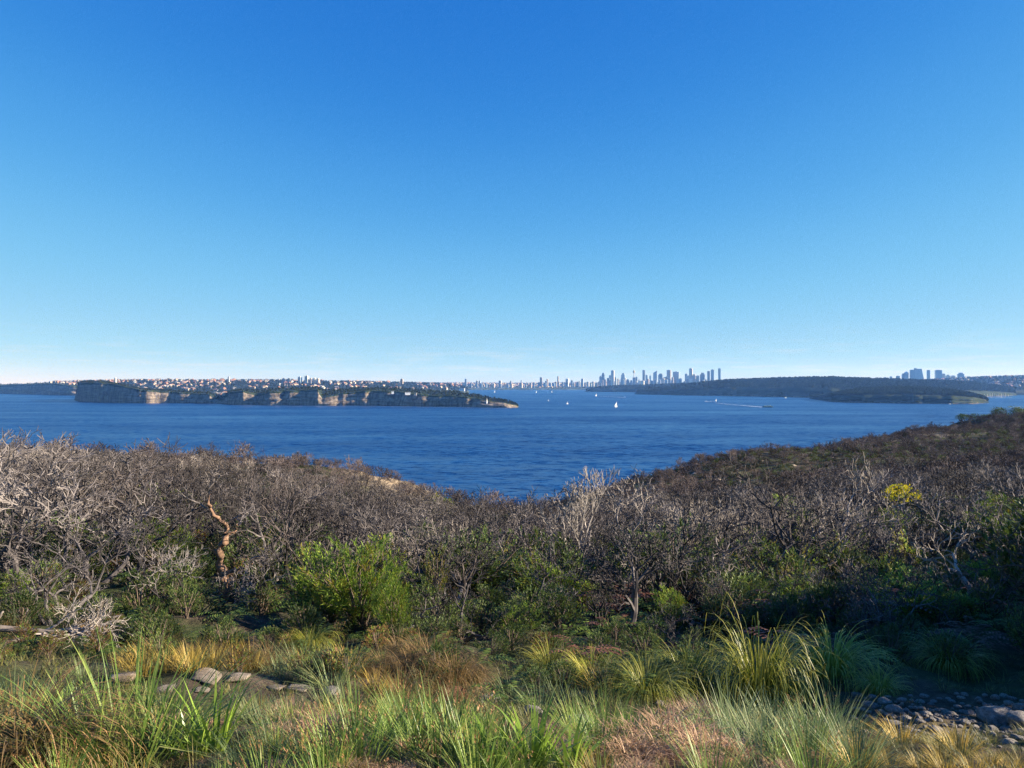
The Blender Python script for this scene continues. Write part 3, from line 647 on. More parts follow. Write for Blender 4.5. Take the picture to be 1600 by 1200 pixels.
def umbrella(seed, mat_, tip, h, rx, rz_, n=330):
    r_ = random.Random(seed); T, Cw = MB(), MB()
    for i in range(8):
        a = r_.uniform(0, 6.28); q = r_.uniform(0.2, 0.9)*rx; e = (math.cos(a)*q, math.sin(a)*q, h-rz_*1.2); T.tube([(0, 0, -0.1), (e[0]*0.3, e[1]*0.3, h*0.5), e], [0.04, 0.03, 0.01], 4)
    for i in range(n):
        a = r_.uniform(0, 6.28); q = math.sqrt(r_.random()); w = 0.75+0.25*math.sin(3*a+seed)
        p = (math.cos(a)*q*rx*w, math.sin(a)*q*rx*w, h-rz_*(q*q*0.9+r_.random()*0.8))
        if math.sin(p[0]*6+1)*math.sin(p[1]*7) > 0.45: continue
        for j in range(11):
            d = nrm((r_.gauss(0, 0.6), r_.gauss(0, 0.6), r_.uniform(0.1, 1))); Cw.leaf(add(p, d, r_.uniform(0, 0.06)), d, 0.09*r_.uniform(0.6, 1.2), 0.034, 1 if r_.random() < 0.3 else 0)
    return [('stem', T.mesh('bush_stem', [M['trunk']])), ('foliage', Cw.mesh('bush_leaves', [mat_, tip]))]
FERN = [fern(600+i, M['fern']) for i in range(3)]
FERND = [fern(610+i, M['fern_dead'], 9, 0.85, 0.22) for i in range(2)]
RUSH = [clump(700+i, M['rush'], 150, 0.95, 0.0105, 0.9, 0.2, 0.5, el=(0.5, 1.5)) for i in range(3)]
RUSHS = [clump(720+i, M['rush'], 95, 0.85, 0.013, 0.7, 0.18, 0.35, el=(0.65, 1.5), seeds=22) for i in range(3)]
RUSHG = [clump(740+i, M['rush_grey'], 95, 0.72, 0.010, 0.8, 0.22, 0.5, el=(0.55, 1.45)) for i in range(3)]
DROOP = [clump(760+i, M['tussock'], 380, 1.3, 0.012, 0.7, 0.26, 3.7, 10, el=(0.95, 1.55)) for i in range(2)]
DROOPB = [clump(780+i, M['tussock_brown'], 340, 1.1, 0.010, 0.7, 0.2, 2.9, 8, el=(0.7, 1.5)) for i in range(2)]
def mound(seed, mat_, n=900, rad=0.42, h=0.26, L=0.2, W=0.006):
    r_ = random.Random(seed); B = MB(); lob = [(r_.uniform(-.5, .5), r_.uniform(-.5, .5), r_.uniform(.5, 1)) for _ in range(4)]
    for i in range(n):
        a = r_.uniform(0, 6.283); q = math.sqrt(r_.random()); x, y = math.cos(a)*q, math.sin(a)*q
        z = max(0, 1-q*q)*(0.55+0.5*max(l_[2]*math.exp(-((x-l_[0])**2+(y-l_[1])**2)*5) for l_ in lob))*r_.uniform(0.45, 1.0)
        az = a+r_.gauss(0, 0.9); e = r_.uniform(-0.2, 1.2); d = (math.cos(az)*math.cos(e), math.sin(az)*math.cos(e), math.sin(e))
        B.blade((x*rad, y*rad, z*h), d, L*r_.uniform(0.4, 1.2), W*r_.uniform(0.6, 1.4), 4, r_.uniform(0.6, 3.2))
    return [('blades', B.mesh('straw_mound', [mat_]))]
STRAW = [mound(800+i, M['straw']) for i in range(2)]
GOLDG = [clump(820+i, M['gold_grass'], 110, 0.5, 0.010, 0.6, 0.16, 0.8, 4, el=(0.6, 1.5)) for i in range(2)]
TUFT = [clump(840+i, M['dirt_grass'], 45, 0.28, 0.010, 0.9, 0.2, 1.0, 3, el=(0.4, 1.4)) for i in range(3)]

rng = random.Random(5)
rz = lambda: rng.uniform(0, 6.283)

# ------------------------------------------------------------------ single trees and logs that stand out
def poly(mb, base, pts, rad, n=8, mat_=0, sx=1.0):
    mb.tube([add(base, q) for q in pts], rad, n, mat_)
# gnarled orange-barked trunk left of centre
g0 = hit(351, 938); S0 = g0[1]/FPX
def gp(px, py, dy=0.0): return ((px-351)*S0, dy, (938-py)*S0)
T = MB()
def knob(mb, pts, rad, n=8, seed=1, amp=0.16):
    r_ = random.Random(seed); P2 = []; R2 = []
    for i in range(len(pts)-1):
        for t in (0, 0.25, 0.5, 0.75):
            P2.append(tuple(pts[i][j]+(pts[i+1][j]-pts[i][j])*t+r_.gauss(0, 0.07*amp) for j in range(3))); R2.append((rad[i]+(rad[i+1]-rad[i])*t)*(1+r_.uniform(-amp, amp)))
    P2.append(pts[-1]); R2.append(rad[-1]); mb.tube(P2, R2, n)
knob(T, [gp(351, 946), gp(351, 915), gp(343, 892), gp(344, 872), gp(355, 850, 0.05), gp(351, 832, 0.08)], [0.13, 0.11, 0.07, 0.10, 0.06, 0.055], 10, 3, 0.34)
LIMBS = []
LIMBS.append(MB()); knob(LIMBS[-1], [gp(351, 834, 0.08), gp(337, 820), gp(329, 802, -0.1), gp(331, 784, -0.1)], [0.05, 0.042, 0.034, 0.02], 8, 4, 0.35)
LIMBS.append(MB()); knob(LIMBS[-1], [gp(351, 850, 0.06), gp(363, 846, 0.1), gp(368, 836, 0.15)], [0.035, 0.028, 0.012], 6, 5, 0.35)
LIMBS.append(MB()); knob(LIMBS[-1], [gp(352, 912), gp(368, 902, -0.1), gp(384, 898, -0.2), gp(392, 880, -0.2), gp(398, 893, -0.25)], [0.05, 0.045, 0.035, 0.022, 0.014], 7, 6, 0.3)
LIMBS.append(MB()); knob(LIMBS[-1], [gp(345, 918), gp(328, 930, -0.3), gp(312, 946, -0.5)], [0.035, 0.025, 0.012], 5, 8)
Tw = MB(); r9 = random.Random(77)
Sg = dict(levels=5, trunk_levels=-1, kids=[2, 3, 3, 3, 3], wander=0.25, lift=0.04, angle=(0.4, 1.0), ratio=0.66, taper=0.72, rratio=0.7, rmin=0.007)
for q, d_ in ((gp(331, 785, -0.1), (-0.3, 0.1, 0.8)), (gp(368, 837, 0.15), (0.7, 0.2, 0.5)), (gp(396, 884, -0.2), (0.6, -0.1, 0.5)), (gp(327, 806, -0.1), (-0.8, 0.0, 0.4)), (gp(352, 834, 0.1), (0.6, -0.4, 0.6))):
    grow(Tw, Tw, q, nrm(d_), 0.36, 0.024, 2, Sg, r9)
place('gnarled_tree', [('trunk', T.mesh('gnarled_trunk', [M['banksia_bark']], True)), *[('limb', q_.mesh('gnarled_limb', [M['banksia_bark']], True)) for q_ in LIMBS], ('crown', Tw.mesh('gnarled_twigs', [M['twig_grey']]))], g0, 0, 1,
      'gnarled twisted tree with knobbly orange-lit trunk', 'tree')

def bigdead(px, py, hpx, seed, mat_, label, stems=1, **kw):
    b = hit(px, py); h = hpx*b[1]/FPX
    kit = dead_plant(seed, mat_, stems=stems, height=h, **kw)
    zmax = max(v.co.z for v in kit[1][1].vertices); s = h/zmax
    return place('dead_tree', kit, b, rng.uniform(-0.4, 0.4), s, label, 'tree')
bigdead(142, 868, 150, 31, M['twig_pale'], 'pale sprawling dead tree with thick forked limbs on the left', 2, r0=0.13, lean=0.9, kids=[3, 3, 3, 3, 2], wander=0.24, trunk_levels=2, angle=(0.45, 1.0), rmin=0.009)
fb = at(905, 27.0); fk = dead_plant(33, M['fan_wood'], stems=1, height=3.0, r0=0.06, lean=0.2, kids=[5, 4, 4, 3, 3], wander=0.11, lift=0.10, angle=(0.3, 0.75), ratio=0.66, rmin=0.0085)
fh = EYE-(728-600)/FPX*27.0-fb[2]
place('dead_tree', fk, fb, 0.3, fh/max(v.co.z for v in fk[1][1].vertices), 'silvery bare tree with upright fan of twigs rising above the thicket', 'tree')
bigdead(978, 985, 180, 35, M['twig_grey'], 'leaning dead tree with a bare slender trunk right of centre', 1, r0=0.065, lean=0.5, kids=[4, 4, 3, 3, 3], wander=0.10, angle=(0.5, 1.1), ratio=0.6)
bigdead(1495, 968, 150, 37, M['twig_pale'], 'bare dead tree with crooked whitish limbs above the green bush', 2, r0=0.06, lean=0.7, kids=[3, 3, 3, 2, 2], wander=0.3, rmin=0.008)
bigdead(1592, 930, 120, 39, M['twig_pale'], 'pale bare dead tree cut by the right edge', 2, r0=0.07, lean=0.6, kids=[3, 3, 2, 2, 2], wander=0.22, lift=0.1)
bigdead(1300, 880, 120, 41, M['twig_pale'], 'pale straggly dead tree below the yellow flowering shrub', 3, r0=0.05, lean=0.8, kids=[3, 3, 3, 2, 2])
bigdead(400, 800, 110, 43, M['twig_burnt'], 'black burnt tree with spreading limbs standing behind the gnarled tree', 1, r0=0.12, lean=0.4, kids=[4, 3, 3, 3, 2], trunk_levels=2, angle=(0.5, 1.1))
bigdead(262, 812, 125, 45, M['twig_burnt'], 'tallest dark burnt tree breaking the left skyline', 2, r0=0.08, lean=0.4, kids=[4, 3, 3, 3, 2], lift=0.12)
bigdead(1120, 968, 110, 47, M['twig_pale'], 'low twisted dead tree with a tangle of grey limbs over red fern', 2, r0=0.07, lean=1.3, kids=[3, 3, 3, 3, 2], wander=0.32, angle=(0.5, 1.2), lift=0.0)
bigdead(465, 905, 150, 49, M['twig_burnt'], 'thin blackened tree beside the bright green bush', 2, r0=0.06, lean=0.4, kids=[3, 3, 3, 3, 2])
bigdead(835, 900, 120, 51, M['twig_burnt'], 'dark slender dead tree behind the rank of lime sprigs', 2, r0=0.05, lean=0.5, kids=[3, 3, 3, 3, 2])
bigdead(1010, 860, 90, 53, M['twig_grey'], 'broad grey dead tree just right of the silvery fan tree', 2, r0=0.06, lean=0.9, kids=[3, 3, 3, 3, 2])

# fallen branch at the left edge
b0 = hit(80, 1012); Tf, Cf = MB(), MB(); rf = random.Random(8)
sc0 = b0[1]/FPX
def fp(px, py, dy=0.0): return ((px-80)*sc0, dy, (1012-py)*sc0)
FL = [MB(), MB(), MB()]
knob(FL[0], [fp(-120, 955, -0.2), fp(-40, 978, -0.1), fp(20, 986), fp(70, 990), fp(110, 992, 0.1)], [0.075, 0.065, 0.05, 0.04, 0.025], 8, 12, 0.08)
knob(FL[1], [fp(-60, 990, -0.5), fp(0, 1000, -0.4), fp(50, 994, -0.2)], [0.05, 0.045, 0.03], 7, 13, 0.08)
knob(FL[2], [fp(-20, 982), fp(2, 968, -0.1), fp(12, 955, -0.1)], [0.04, 0.03, 0.015], 6, 14, 0.08)
Sf = dict(levels=5, trunk_levels=-1, kids=[3, 3, 4, 4, 3], wander=0.25, lift=0.02, angle=(0.3, 0.9), ratio=0.68, taper=0.7, rratio=0.7, rmin=0.0045)
for k in range(11):
    grow(Cf, Cf, fp(60+6*k, 990, rf.uniform(-0.2, 0.2)), nrm((1, rf.uniform(-0.7, 0.7), rf.uniform(-0.35, 0.6))), 0.4, 0.02, 2, Sf, rf)
place('fallen_branch', [*[('limb', q_.mesh('fallen_limb', [M['twig_pale']], True)) for q_ in FL], ('twigs', Cf.mesh('fallen_twigs', [M['twig_pale']]))], b0, 0, 1, 'fallen bleached branch with a spray of twigs lying at the left edge', 'branch')

# ------------------------------------------------------------------ leafy bushes that stand out
def bush(name, kit, px, py, wpx, hpx, label, base=(1.5, 1.6), cat='bush'):
    b = hit(px, py); k = b[1]/FPX
    s = (wpx*k/base[0], wpx*k/base[0], hpx*k/base[1])
    return place(name, kit, b, rz(), s, label, cat)
bush('acacia_bush', ACACIA[0], 560, 990, 165, 135, 'large bright green acacia bush catching the sun, left of centre')
bush('acacia_bush', ACACIA[1], 520, 985, 110, 100, 'dark green bush at the left foot of the large acacia')
bush('acacia_bush', ACACIA[2], 612, 1000, 70, 95, 'small bright bush at the right foot of the large acacia')
bush('yellowing_shrub', GOLDB[0], 680, 962, 50, 108, 'tall narrow yellow-green shrub right of the large acacia bush', (1.0, 1.6))
bush('acacia_bush', ACACIA[1], 868, 968, 85, 80, 'lime green upright sprigs in front of the grey thicket at centre')
bush('acacia_bush', ACACIA[2], 910, 962, 60, 62, 'smaller lime sprig bush beside the one at centre')
bush('acacia_bush', ACACIA[0], 1265, 868, 70, 62, 'round green bush among the grey shrubs on the right')
yb = at(1408, 38.0); yh = EYE-(757-600)/FPX*38.0-yb[2]
place('flowering_shrub', umbrella(581, M['yellow'], M['acacia'], yh, 0.98, 0.5), yb, 0.4, 1, 'yellow flowering shrub topping the thicket on the right', 'shrub')
bush('acacia_bush', ACACIA[1], 1425, 985, 120, 70, 'wide fresh green bush above the shaded hollow on the right')
bush('acacia_bush', ACACIA[2], 300, 830, 75, 55, 'yellow-green bush behind the gnarled trunk')
bush('scorched_bush', ORANGE[0], 262, 885, 90, 62, 'orange scorched bush left of the gnarled trunk', (1.4, 1.3))
bush('scorched_bush', ORANGE[1], 315, 870, 45, 50, 'small russet bush against the gnarled trunk', (1.4, 1.3))
bush('yellowing_shrub', GOLDB[1], 425, 880, 50, 55, 'yellowish bush right of the gnarled tree', (1.0, 1.6))
bush('yellowing_shrub', GOLDB[0], 1330, 905, 60, 45, 'yellow-green shrub sprawling under dead limbs on the right', (1.0, 1.6))
bush('yellowing_shrub', GOLDB[1], 690, 815, 50, 50, 'olive bush poking out of the thicket near the water gap', (1.0, 1.6))
bush('yellowing_shrub', GOLDB[0], 762, 850, 40, 40, 'small yellow-green bush low in the thicket at centre', (1.0, 1.6))
bush('scorched_bush', ORANGE[1], 455, 885, 40, 42, 'small orange-tipped bush left of the large acacia', (1.4, 1.3))
bush('acacia_bush', ACACIA[0], 15, 965, 70, 60, 'mid green bush at the left edge above the fallen branch')
bush('acacia_bush', ACACIA[2], 470, 825, 60, 40, 'sunlit green bush in a gap of the left thicket')

# ------------------------------------------------------------------ the thicket of bare shrubs
top_px = [(-300, 694), (0, 694), (170, 703), (300, 708), (420, 726), (560, 740), (640, 770), (720, 782), (860, 782), (960, 768), (1100, 758), (1300, 740), (1500, 735), (1900, 715)]
spots = []
r1 = random.Random(21)
for _ in range(9000):
    u = r1.random(); d = 17.5+(72-17.5)*u**0.85; px = r1.uniform(-260, 1860); x = (px-800)/FPX*d
    if px > 1150 and d < 20.5+(px-1150)*0.006: continue
    if 480 < px < 640 and d < 21: continue
    if 250 < px < 440 and d < 20.5: continue
    if 380 < px < 720 and d > 58: continue
    gap = fbm(np.array([x*0.11+3]), np.array([d*0.11]))[0]
    if gap < -0.30: continue
    mind = (1.45 if d < 27 else 1.2)+0.006*d
    if all((x-a)**2+(d-b)**2 > mind**2 for a, b, _ in spots): spots.append((x, d, px))
spots.sort(key=lambda q: q[1])
zones = [(-999, 330, 'left'), (330, 720, 'midleft'), (720, 1150, 'centre'), (1150, 9999, 'right')]
zname = {'left': 'in the thicket along the left skyline', 'midleft': 'in the thicket left of the water gap', 'centre': 'in the thicket below the water gap', 'right': 'in the thicket on the right-hand slope'}
inview = [q for q in spots if -60 < q[2] < 1660]
take = set(id(q) for q in inview[:265])
far_p, far_r, far_s, far_v = [], [], [], []
gzs = ground_arr(np.array([q[0] for q in spots]), np.array([q[1] for q in spots]))
kinds = {'grey': SHRUB, 'pale': PALE, 'burnt': BURNT}
word = {'grey': 'grey twiggy dead shrub', 'pale': 'pale bleached dead shrub', 'burnt': 'blackened burnt shrub'}
KH = {}
row = lambda d: 'at the near edge of' if d < 22 else ('further back in' if d > 27 else 'inside')
for q, z in zip(spots, gzs):
    x, d, px = q; zn = next(n_ for a, b, n_ in zones if a <= px < b)
    u = r1.random()+0.9*float(fbm(np.array([x*0.09+11]), np.array([d*0.09+7]))[0]); kd = 'burnt' if u < 0.30 else ('pale' if u > 1.05 else 'grey'); kt = kinds[kd]; v = r1.randrange(len(kt))
    tp = np.interp(px, [t[0] for t in top_px], [t[1] for t in top_px])
    if 1345 < px < 1470 and d < 39: tp = 800
    if 845 < px < 965 and d < 40: tp = 835 if d < 27 else 800
    hmax = (EYE-(tp-600)/FPX*d)-z                     # the canopy closes below the skyline of the scrub
    zk = KH.setdefault(id(kt[v]), float(np.percentile([c.co.z for c in kt[v][1][1].vertices], 99)))
    nat = r1.uniform(1.7, 3.0) if d < 27 else r1.uniform(1.6, 3.2)
    if r1.random() < 0.14: nat *= 1.35; hmax *= 1.22
    s = min(nat, max(0.9, hmax*r1.uniform(0.8, 1.08)))/zk
    if id(q) in take:
        place('dead_shrub', kt[v], (x, d, z), r1.uniform(0, 6.28), s, word[kd]+' '+row(d)+' '+zname[zn][3:], 'shrub', word[kd]+'s '+row(d)+' '+zname[zn][3:])
    else:
        far_p.append((x, d, z)); far_r.append((0, 0, r1.uniform(0, 6.28))); far_s.append(s); far_v.append({'grey': 0, 'pale': len(SHRUB), 'burnt': len(SHRUB)+len(PALE)}[kd]+v)
# one placed root per kit lends its meshes to the uncounted rest
by_mesh = {}
for o in col.objects:
    if o.type == 'MESH' and o.parent: by_mesh.setdefault(o.data.name, o)
def lend(kits):
    have = [[by_mesh[me.name] for pn, me in kit] for kit in kits if all(me.name in by_mesh for pn, me in kit)]
    return [[by_mesh[me.name] for pn, me in kit] if all(me.name in by_mesh for pn, me in kit) else have[k % len(have)] for k, kit in enumerate(kits)]
scatter('distant_thicket', 'mass of bare scrub behind the nearer dead shrubs', far_p, far_r, far_s, far_v, lend(SHRUB+PALE+BURNT))

# green bushes growing up through the bare scrub
for i in range(130):
    d = 19.5+34*r1.random()**1.3; px = r1.uniform(-40, 1640) if i % 2 else r1.uniform(700, 1640); b = at(px, d); kt = (HEATH+ACACIA[:1]+GOLDB)[i % 7]; bh = (1.1, 1.1, 1.1, 1.1, 1.6, 1.6, 1.6)[i % 7]
    tp = np.interp(px, [t[0] for t in top_px], [t[1] for t in top_px]); hm_ = EYE-(tp-600)/FPX*d-b[2]; hh = min(r1.uniform(1.0, 2.0), max(0.7, hm_*0.8))
    zn = next(n_ for a_, b_, n_ in zones if a_ <= px < b_); kw = 'dark green' if i % 7 < 4 else ('fresh green' if i % 7 == 4 else 'yellow-green')
    place('thicket_bush', kt, b, r1.uniform(0, 6.28), (hh/bh*1.1, hh/bh*1.1, hh/bh), kw+' bush growing up '+zname[zn].replace('in the', 'through the'), 'bush', kw+' bushes '+zname[zn])

for i, (px, py, w, h) in enumerate(((760, 935, 60, 50), (820, 950, 70, 50), (1000, 915, 50, 45), (1050, 968, 60, 45), (1150, 958, 70, 50), (1240, 962, 80, 55), (1335, 965, 80, 55), (1380, 938, 70, 50), (1495, 975, 80, 50), (720, 990, 60, 45), (805, 995, 70, 45), (645, 945, 50, 50), (1560, 940, 80, 60), (1100, 905, 50, 40))):
    bush('fresh_green_bush', ACACIA[i % 3], px, py, w, h, 'fresh green bush in the undergrowth right of the large acacia', cat='bush')['group'] = 'fresh green bushes right of the large acacia'

def bygroup(px, names): return names[0] if px < 480 else (names[1] if px < 1000 else names[2])
side = ('left of the large acacia', 'just right of the large acacia', 'right of the leaning tree')
r7 = random.Random(70)
for i in range(34):
    d = r7.uniform(13.6, 18.2); px = r7.uniform(370, 1640) if i % 5 else r7.uniform(-20, 300); b = at(px, d); kt = (SHRUB+BURNT)[i % 14]; hh = r7.uniform(0.9, 1.7)
    if 455 < px < 660 or 300 < px < 400: continue
    zk = float(np.percentile([c.co.z for c in kt[1][1].vertices], 99))
    place('small_dead_shrub', kt, b, r7.uniform(0, 6.28), hh/zk, ('small burnt shrub' if i % 14 > 9 else 'small bare shrub')+' standing low in the green undergrowth '+bygroup(px, side), 'shrub', ('small burnt shrubs' if i % 14 > 9 else 'small bare shrubs')+' in the undergrowth '+bygroup(px, side))
for i, (px, py, w, h) in enumerate(((230, 925, 45, 32), (180, 985, 40, 28), (400, 935, 40, 30), (740, 925, 45, 35), (960, 945, 45, 32), (1080, 930, 50, 34), (1190, 925, 50, 34), (1290, 950, 45, 32), (640, 1005, 40, 26), (270, 1000, 38, 26))):
    bush('rust_bush', ORANGE[i % 2], px, py, w, h, 'rust-coloured low bush scattered in the undergrowth', (1.4, 1.3))['group'] = 'rust-coloured low bushes'

# green understorey between and in front of the shrubs, counted singly where near
und = []
r2 = random.Random(31)
for _ in range(5000):
    d = 12.2+14*r2.random()**1.2; px = r2.uniform(-100, 1700); x = (px-800)/FPX*d
    lo = 12.6 if px < 700 else 12.0
    if d < lo: continue
    if 300 < px < 395 and 15.5 < d < 20: continue
    if all((x-a)**2+(d-b)**2 > (0.42+0.02*d)**2 for a, b, _ in und): und.append((x, d, px))
rank = lambda d: 'at the front of the undergrowth' if d < 14.5 else ('in the middle of the undergrowth' if d < 18 else 'under the dead shrubs')
for x, d, px in und:
    z = gz(x, d); u = r2.random(); s = r2.uniform(0.6, 1.05)*(0.72 if d < 15 else 1.0)
    if u < 0.56: place('heath_bush', HEATH[r2.randrange(4)], (x, d, z-0.05), r2.uniform(0, 6.28), s, 'dark green heath bush '+rank(d)+' '+bygroup(px, side), 'bush', 'heath bushes '+rank(d)+' '+bygroup(px, side))
    elif u < 0.80: place1('fern', FERN[r2.randrange(3)], (x, d, z), r2.uniform(0, 6.28), s*1.25, 'green fern clump under the bushes '+bygroup(px, side), 'fern', 'ferns '+bygroup(px, side))
    elif px > 860: place1('dead_fern', FERND[r2.randrange(2)], (x, d, z+0.1), r2.uniform(0, 6.28), s*1.5, 'red-brown dead fern under bare limbs right of centre', 'fern', 'dead ferns right of centre')
    else: place('scorched_bush', ORANGE[r2.randrange(2)], (x, d, z-0.05), r2.uniform(0, 6.28), s*0.55, 'small russet-leaved bush '+bygroup(px, side), 'bush', 'russet bushes '+bygroup(px, side))
for px, py, s in ((1060, 905, 1.6), (1110, 915, 1.7), (1150, 925, 1.6), (1210, 905, 1.6), (1180, 945, 1.4), (1010, 925, 1.3), (1240, 930, 1.4), (1280, 915, 1.5), (1310, 940, 1.3), (1090, 945, 1.3)):
    b = hit(px, py+40); place1('dead_fern', FERND[rng.randrange(2)], b, rz(), s, 'red-brown dead fern under bare limbs right of centre', 'fern', 'dead ferns right of centre')

# ------------------------------------------------------------------ low cover on the far part of the headland (uncountable)
for o in col.objects:
    if o.type == 'MESH': by_mesh.setdefault(o.data.name, o)
r3 = np.random.RandomState(3)
# one clump of low dead heath stands alone on the sand so the rest can share its meshes
for i, kit in enumerate(LOWDEAD):
    b = at((470, 560, 610, 1180)[i], (78, 80, 78, 120)[i]); place('dead_heath', kit, b, i, 1.0, ('low dead heath bush on the bare sand near the cliff edge', 'low dead heath bush at the middle of the bare sand', 'low dead heath bush at the seaward end of the bare sand', 'low dead heath bush at the foot of the far spur')[i], 'shrub')
for o in col.objects:
    if o.type == 'MESH': by_mesh.setdefault(o.data.name, o)
n = 34000; d = 60+ (430-60)*r3.rand(n)**0.72; px = r3.uniform(-150, 1800, n); x = (px-800)/FPX*d; z = ground_arr(x, d)
# keep what lies on top of the headland, leave the drop to the sea bare
z2 = ground_arr(x, d+6); steep = (z-z2) > 2.6
left_sand = (px > 560) & (px < 730) & (d > 70)
prob = np.where(left_sand, 0.4, 0.95); ok = (~steep) & (z > 8) & (r3.rand(n) < prob)
band = (fbm(x*0.02+4, d*0.02)*1.2 + np.exp(-((d-170-(px-1400)*0.12)/60)**2)*1.5*np.clip((px-1000)/200, 0, 1)) > 0.62
# crest of the spur stays dead heath, the slope below it is green
var = np.where(band & (r3.rand(n) < 0.5), 4+r3.randint(0, 4, n), r3.randint(0, 4, n)); var = np.where(r3.rand(n) < 0.10, 4+r3.randint(0, 4, n), var); var = np.where((px < 760) & (r3.rand(n) < 0.88), r3.randint(0, 4, n), var)
scl = np.where(var >= 4, r3.uniform(0.45, 1.0, n), r3.uniform(0.6, 1.3, n)*(1+0.8*(r3.rand(n) < 0.12)))*np.where(d < 90, 0.9, 1.15)
rot = np.c_[np.zeros(n), np.zeros(n), r3.uniform(0, 6.28, n)]
scatter('heathland', 'low heath of dead stems and dark green shrubs on the far slope', np.c_[x, d, z-0.05][ok], rot[ok], scl[ok], var[ok], lend(LOWDEAD+HEATH))

# dark wind-clipped trees on the far right crest
def crown_tree(seed, mat_, w=6.0, h=5.0, n=900, L=0.45, W=0.22, trunk_h=2.2):
    r_ = random.Random(seed); T, Cw = MB(), MB()
    lobes = []
    for i in range(9):
        a = r_.uniform(0, 6.28); q = r_.uniform(0.1, 0.75); c = (math.cos(a)*q*w*0.5, math.sin(a)*q*w*0.5, trunk_h+(h-trunk_h)*r_.uniform(0.2, 0.8)); lobes.append((c, w*r_.uniform(0.14, 0.24)))
        m_ = (c[0]*0.3, c[1]*0.3, trunk_h*0.7); T.tube([(0, 0, -0.5), m_, c], [0.2, 0.14, 0.04], 5)
    for i in range(n):
        c, rr = lobes[i % 9]; v = nrm((r_.gauss(0, 1), r_.gauss(0, 1), r_.gauss(0.2, 0.8))); q = rr*r_.uniform(0.5, 1.1)
        p = (c[0]+v[0]*q*1.25, c[1]+v[1]*q*1.25, c[2]+v[2]*q*0.75)
        Cw.leaf(p, nrm((v[0]+r_.gauss(0, .5), v[1]+r_.gauss(0, .5), v[2]+r_.gauss(0, .5))), L*r_.uniform(0.6, 1.3), W*r_.uniform(0.7, 1.3))
    return [('trunk', T.mesh('far_trunk', [M['trunk']])), ('crown', Cw.mesh('far_crown', [mat_]))]
CREST = [crown_tree(900+i, M['heath'], 9, 5.2, 1600, 0.5, 0.25, 1.6) for i in range(3)]
for i, (px, py, d, s) in enumerate(((1478, 661, 330, 0.55), (1502, 657, 335, 0.7), (1520, 654, 342, 0.8), (1538, 648, 350, 1.0), (1556, 644, 356, 1.15), (1576, 642, 365, 1.2), (1598, 641, 372, 1.2), (1618, 640, 380, 1.2), (1560, 655, 330, 0.9), (1590, 652, 335, 1.0))):
    x, y, z = at(px, d)
    place('crest_tree', CREST[i % 3], (x, y, z-0.4), i*1.3, s, 'low dark windblown tree on the crest at the far right, above the water', 'tree', 'windblown trees on the far right crest')

# ------------------------------------------------------------------ foreground rushes, tussocks and grasses
TALL = {}
def tus(name, kit, px, py, hpx, base, label, cat='grass clump', group=None, wide=1.0):
    b = hit(px, py); h = hpx*b[1]/FPX; me_ = kit[0][1]
    if me_.name not in TALL: TALL[me_.name] = float(np.percentile([v.co.z for v in me_.vertices], 98))
    s = h/TALL[me_.name]
    if kit in STRAW: wide *= 0.9
    return place(name, kit, b, rz(), (s*wide, s*wide, s), label, cat, group)
tus('rush_clump', RUSH[0], 205, 1192, 165, 0.85, 'largest spiky green rush clump spreading at lower left', wide=1.25)
tus('rush_clump', RUSH[1], 150, 1180, 120, 0.85, 'spiky rush clump against the left side of the largest one', wide=1.2)
tus('rush_clump', RUSH[2], 268, 1190, 120, 0.85, 'spiky rush clump against the right side of the largest one', wide=1.2)
tus('brown_tussock', DROOPB[0], 25, 1192, 105, 0.55, 'mounded golden-brown tussock in the bottom left corner', wide=1.1)
tus('brown_tussock', DROOPB[1], 85, 1205, 80, 0.55, 'smaller golden-brown tussock beside the corner mound')
for px, py in ((-30, 1110), (20, 1105), (75, 1102), (130, 1100), (-90, 1130), (60, 1128)):
    tus('rush_clump', RUSHG[rng.randrange(3)], px, py, rng.uniform(38, 58), 0.66, 'soft grey-green rush clump behind the brown tussock at left', group='grey-green rushes at left', wide=1.3)
def strap_plant(px, py, hpx, n, seed, label):
    r_ = random.Random(seed); b = hit(px, py); h = hpx*b[1]/FPX
    root = place('strap_leaved_plant', [], b, 0, 1, label, 'plant')
    for i in range(n):
        mb = MB(); a = r_.uniform(0, 6.283); e = r_.uniform(0.8, 1.5); d = (math.cos(a)*math.cos(e), math.sin(a)*math.cos(e), math.sin(e))
        mb.blade((math.cos(a)*0.05, math.sin(a)*0.05, -0.03), d, h*r_.uniform(0.7, 1.2), 0.028*r_.uniform(0.8, 1.3), 6, r_.uniform(0.2, 1.5))
        link('leaf', mb.mesh('strap_leaf', [M['strap']], True), root)
    return root
strap_plant(335, 1188, 125, 40, 1, 'lime strap-leaved plant right of the largest rush clump')
strap_plant(300, 1196, 85, 22, 4, 'small strap-leaved plant between the rush clump and the lime one')
strap_plant(835, 1200, 118, 44, 2, 'broad strap-leaved plant at the bottom centre')
strap_plant(775, 1204, 90, 24, 5, 'strap-leaved plant just left of the bottom centre one')
strap_plant(890, 1204, 80, 26, 3, 'dark strap-leaved plant just right of the bottom centre one')
for i, (px, py, h) in enumerate(((520, 1206, 95), (565, 1200, 120), (640, 1190, 105), (685, 1202, 125), (740, 1206, 110), (620, 1165, 70), (705, 1160, 75), (660, 1140, 55))):
    tus('seeding_rush', RUSHS[i % 3], px, py, h, 0.82, 'tall rush with rusty seed heads between the straw tuft and the strap-leaved plant', group='rusty-headed rushes at bottom centre', wide=1.0)
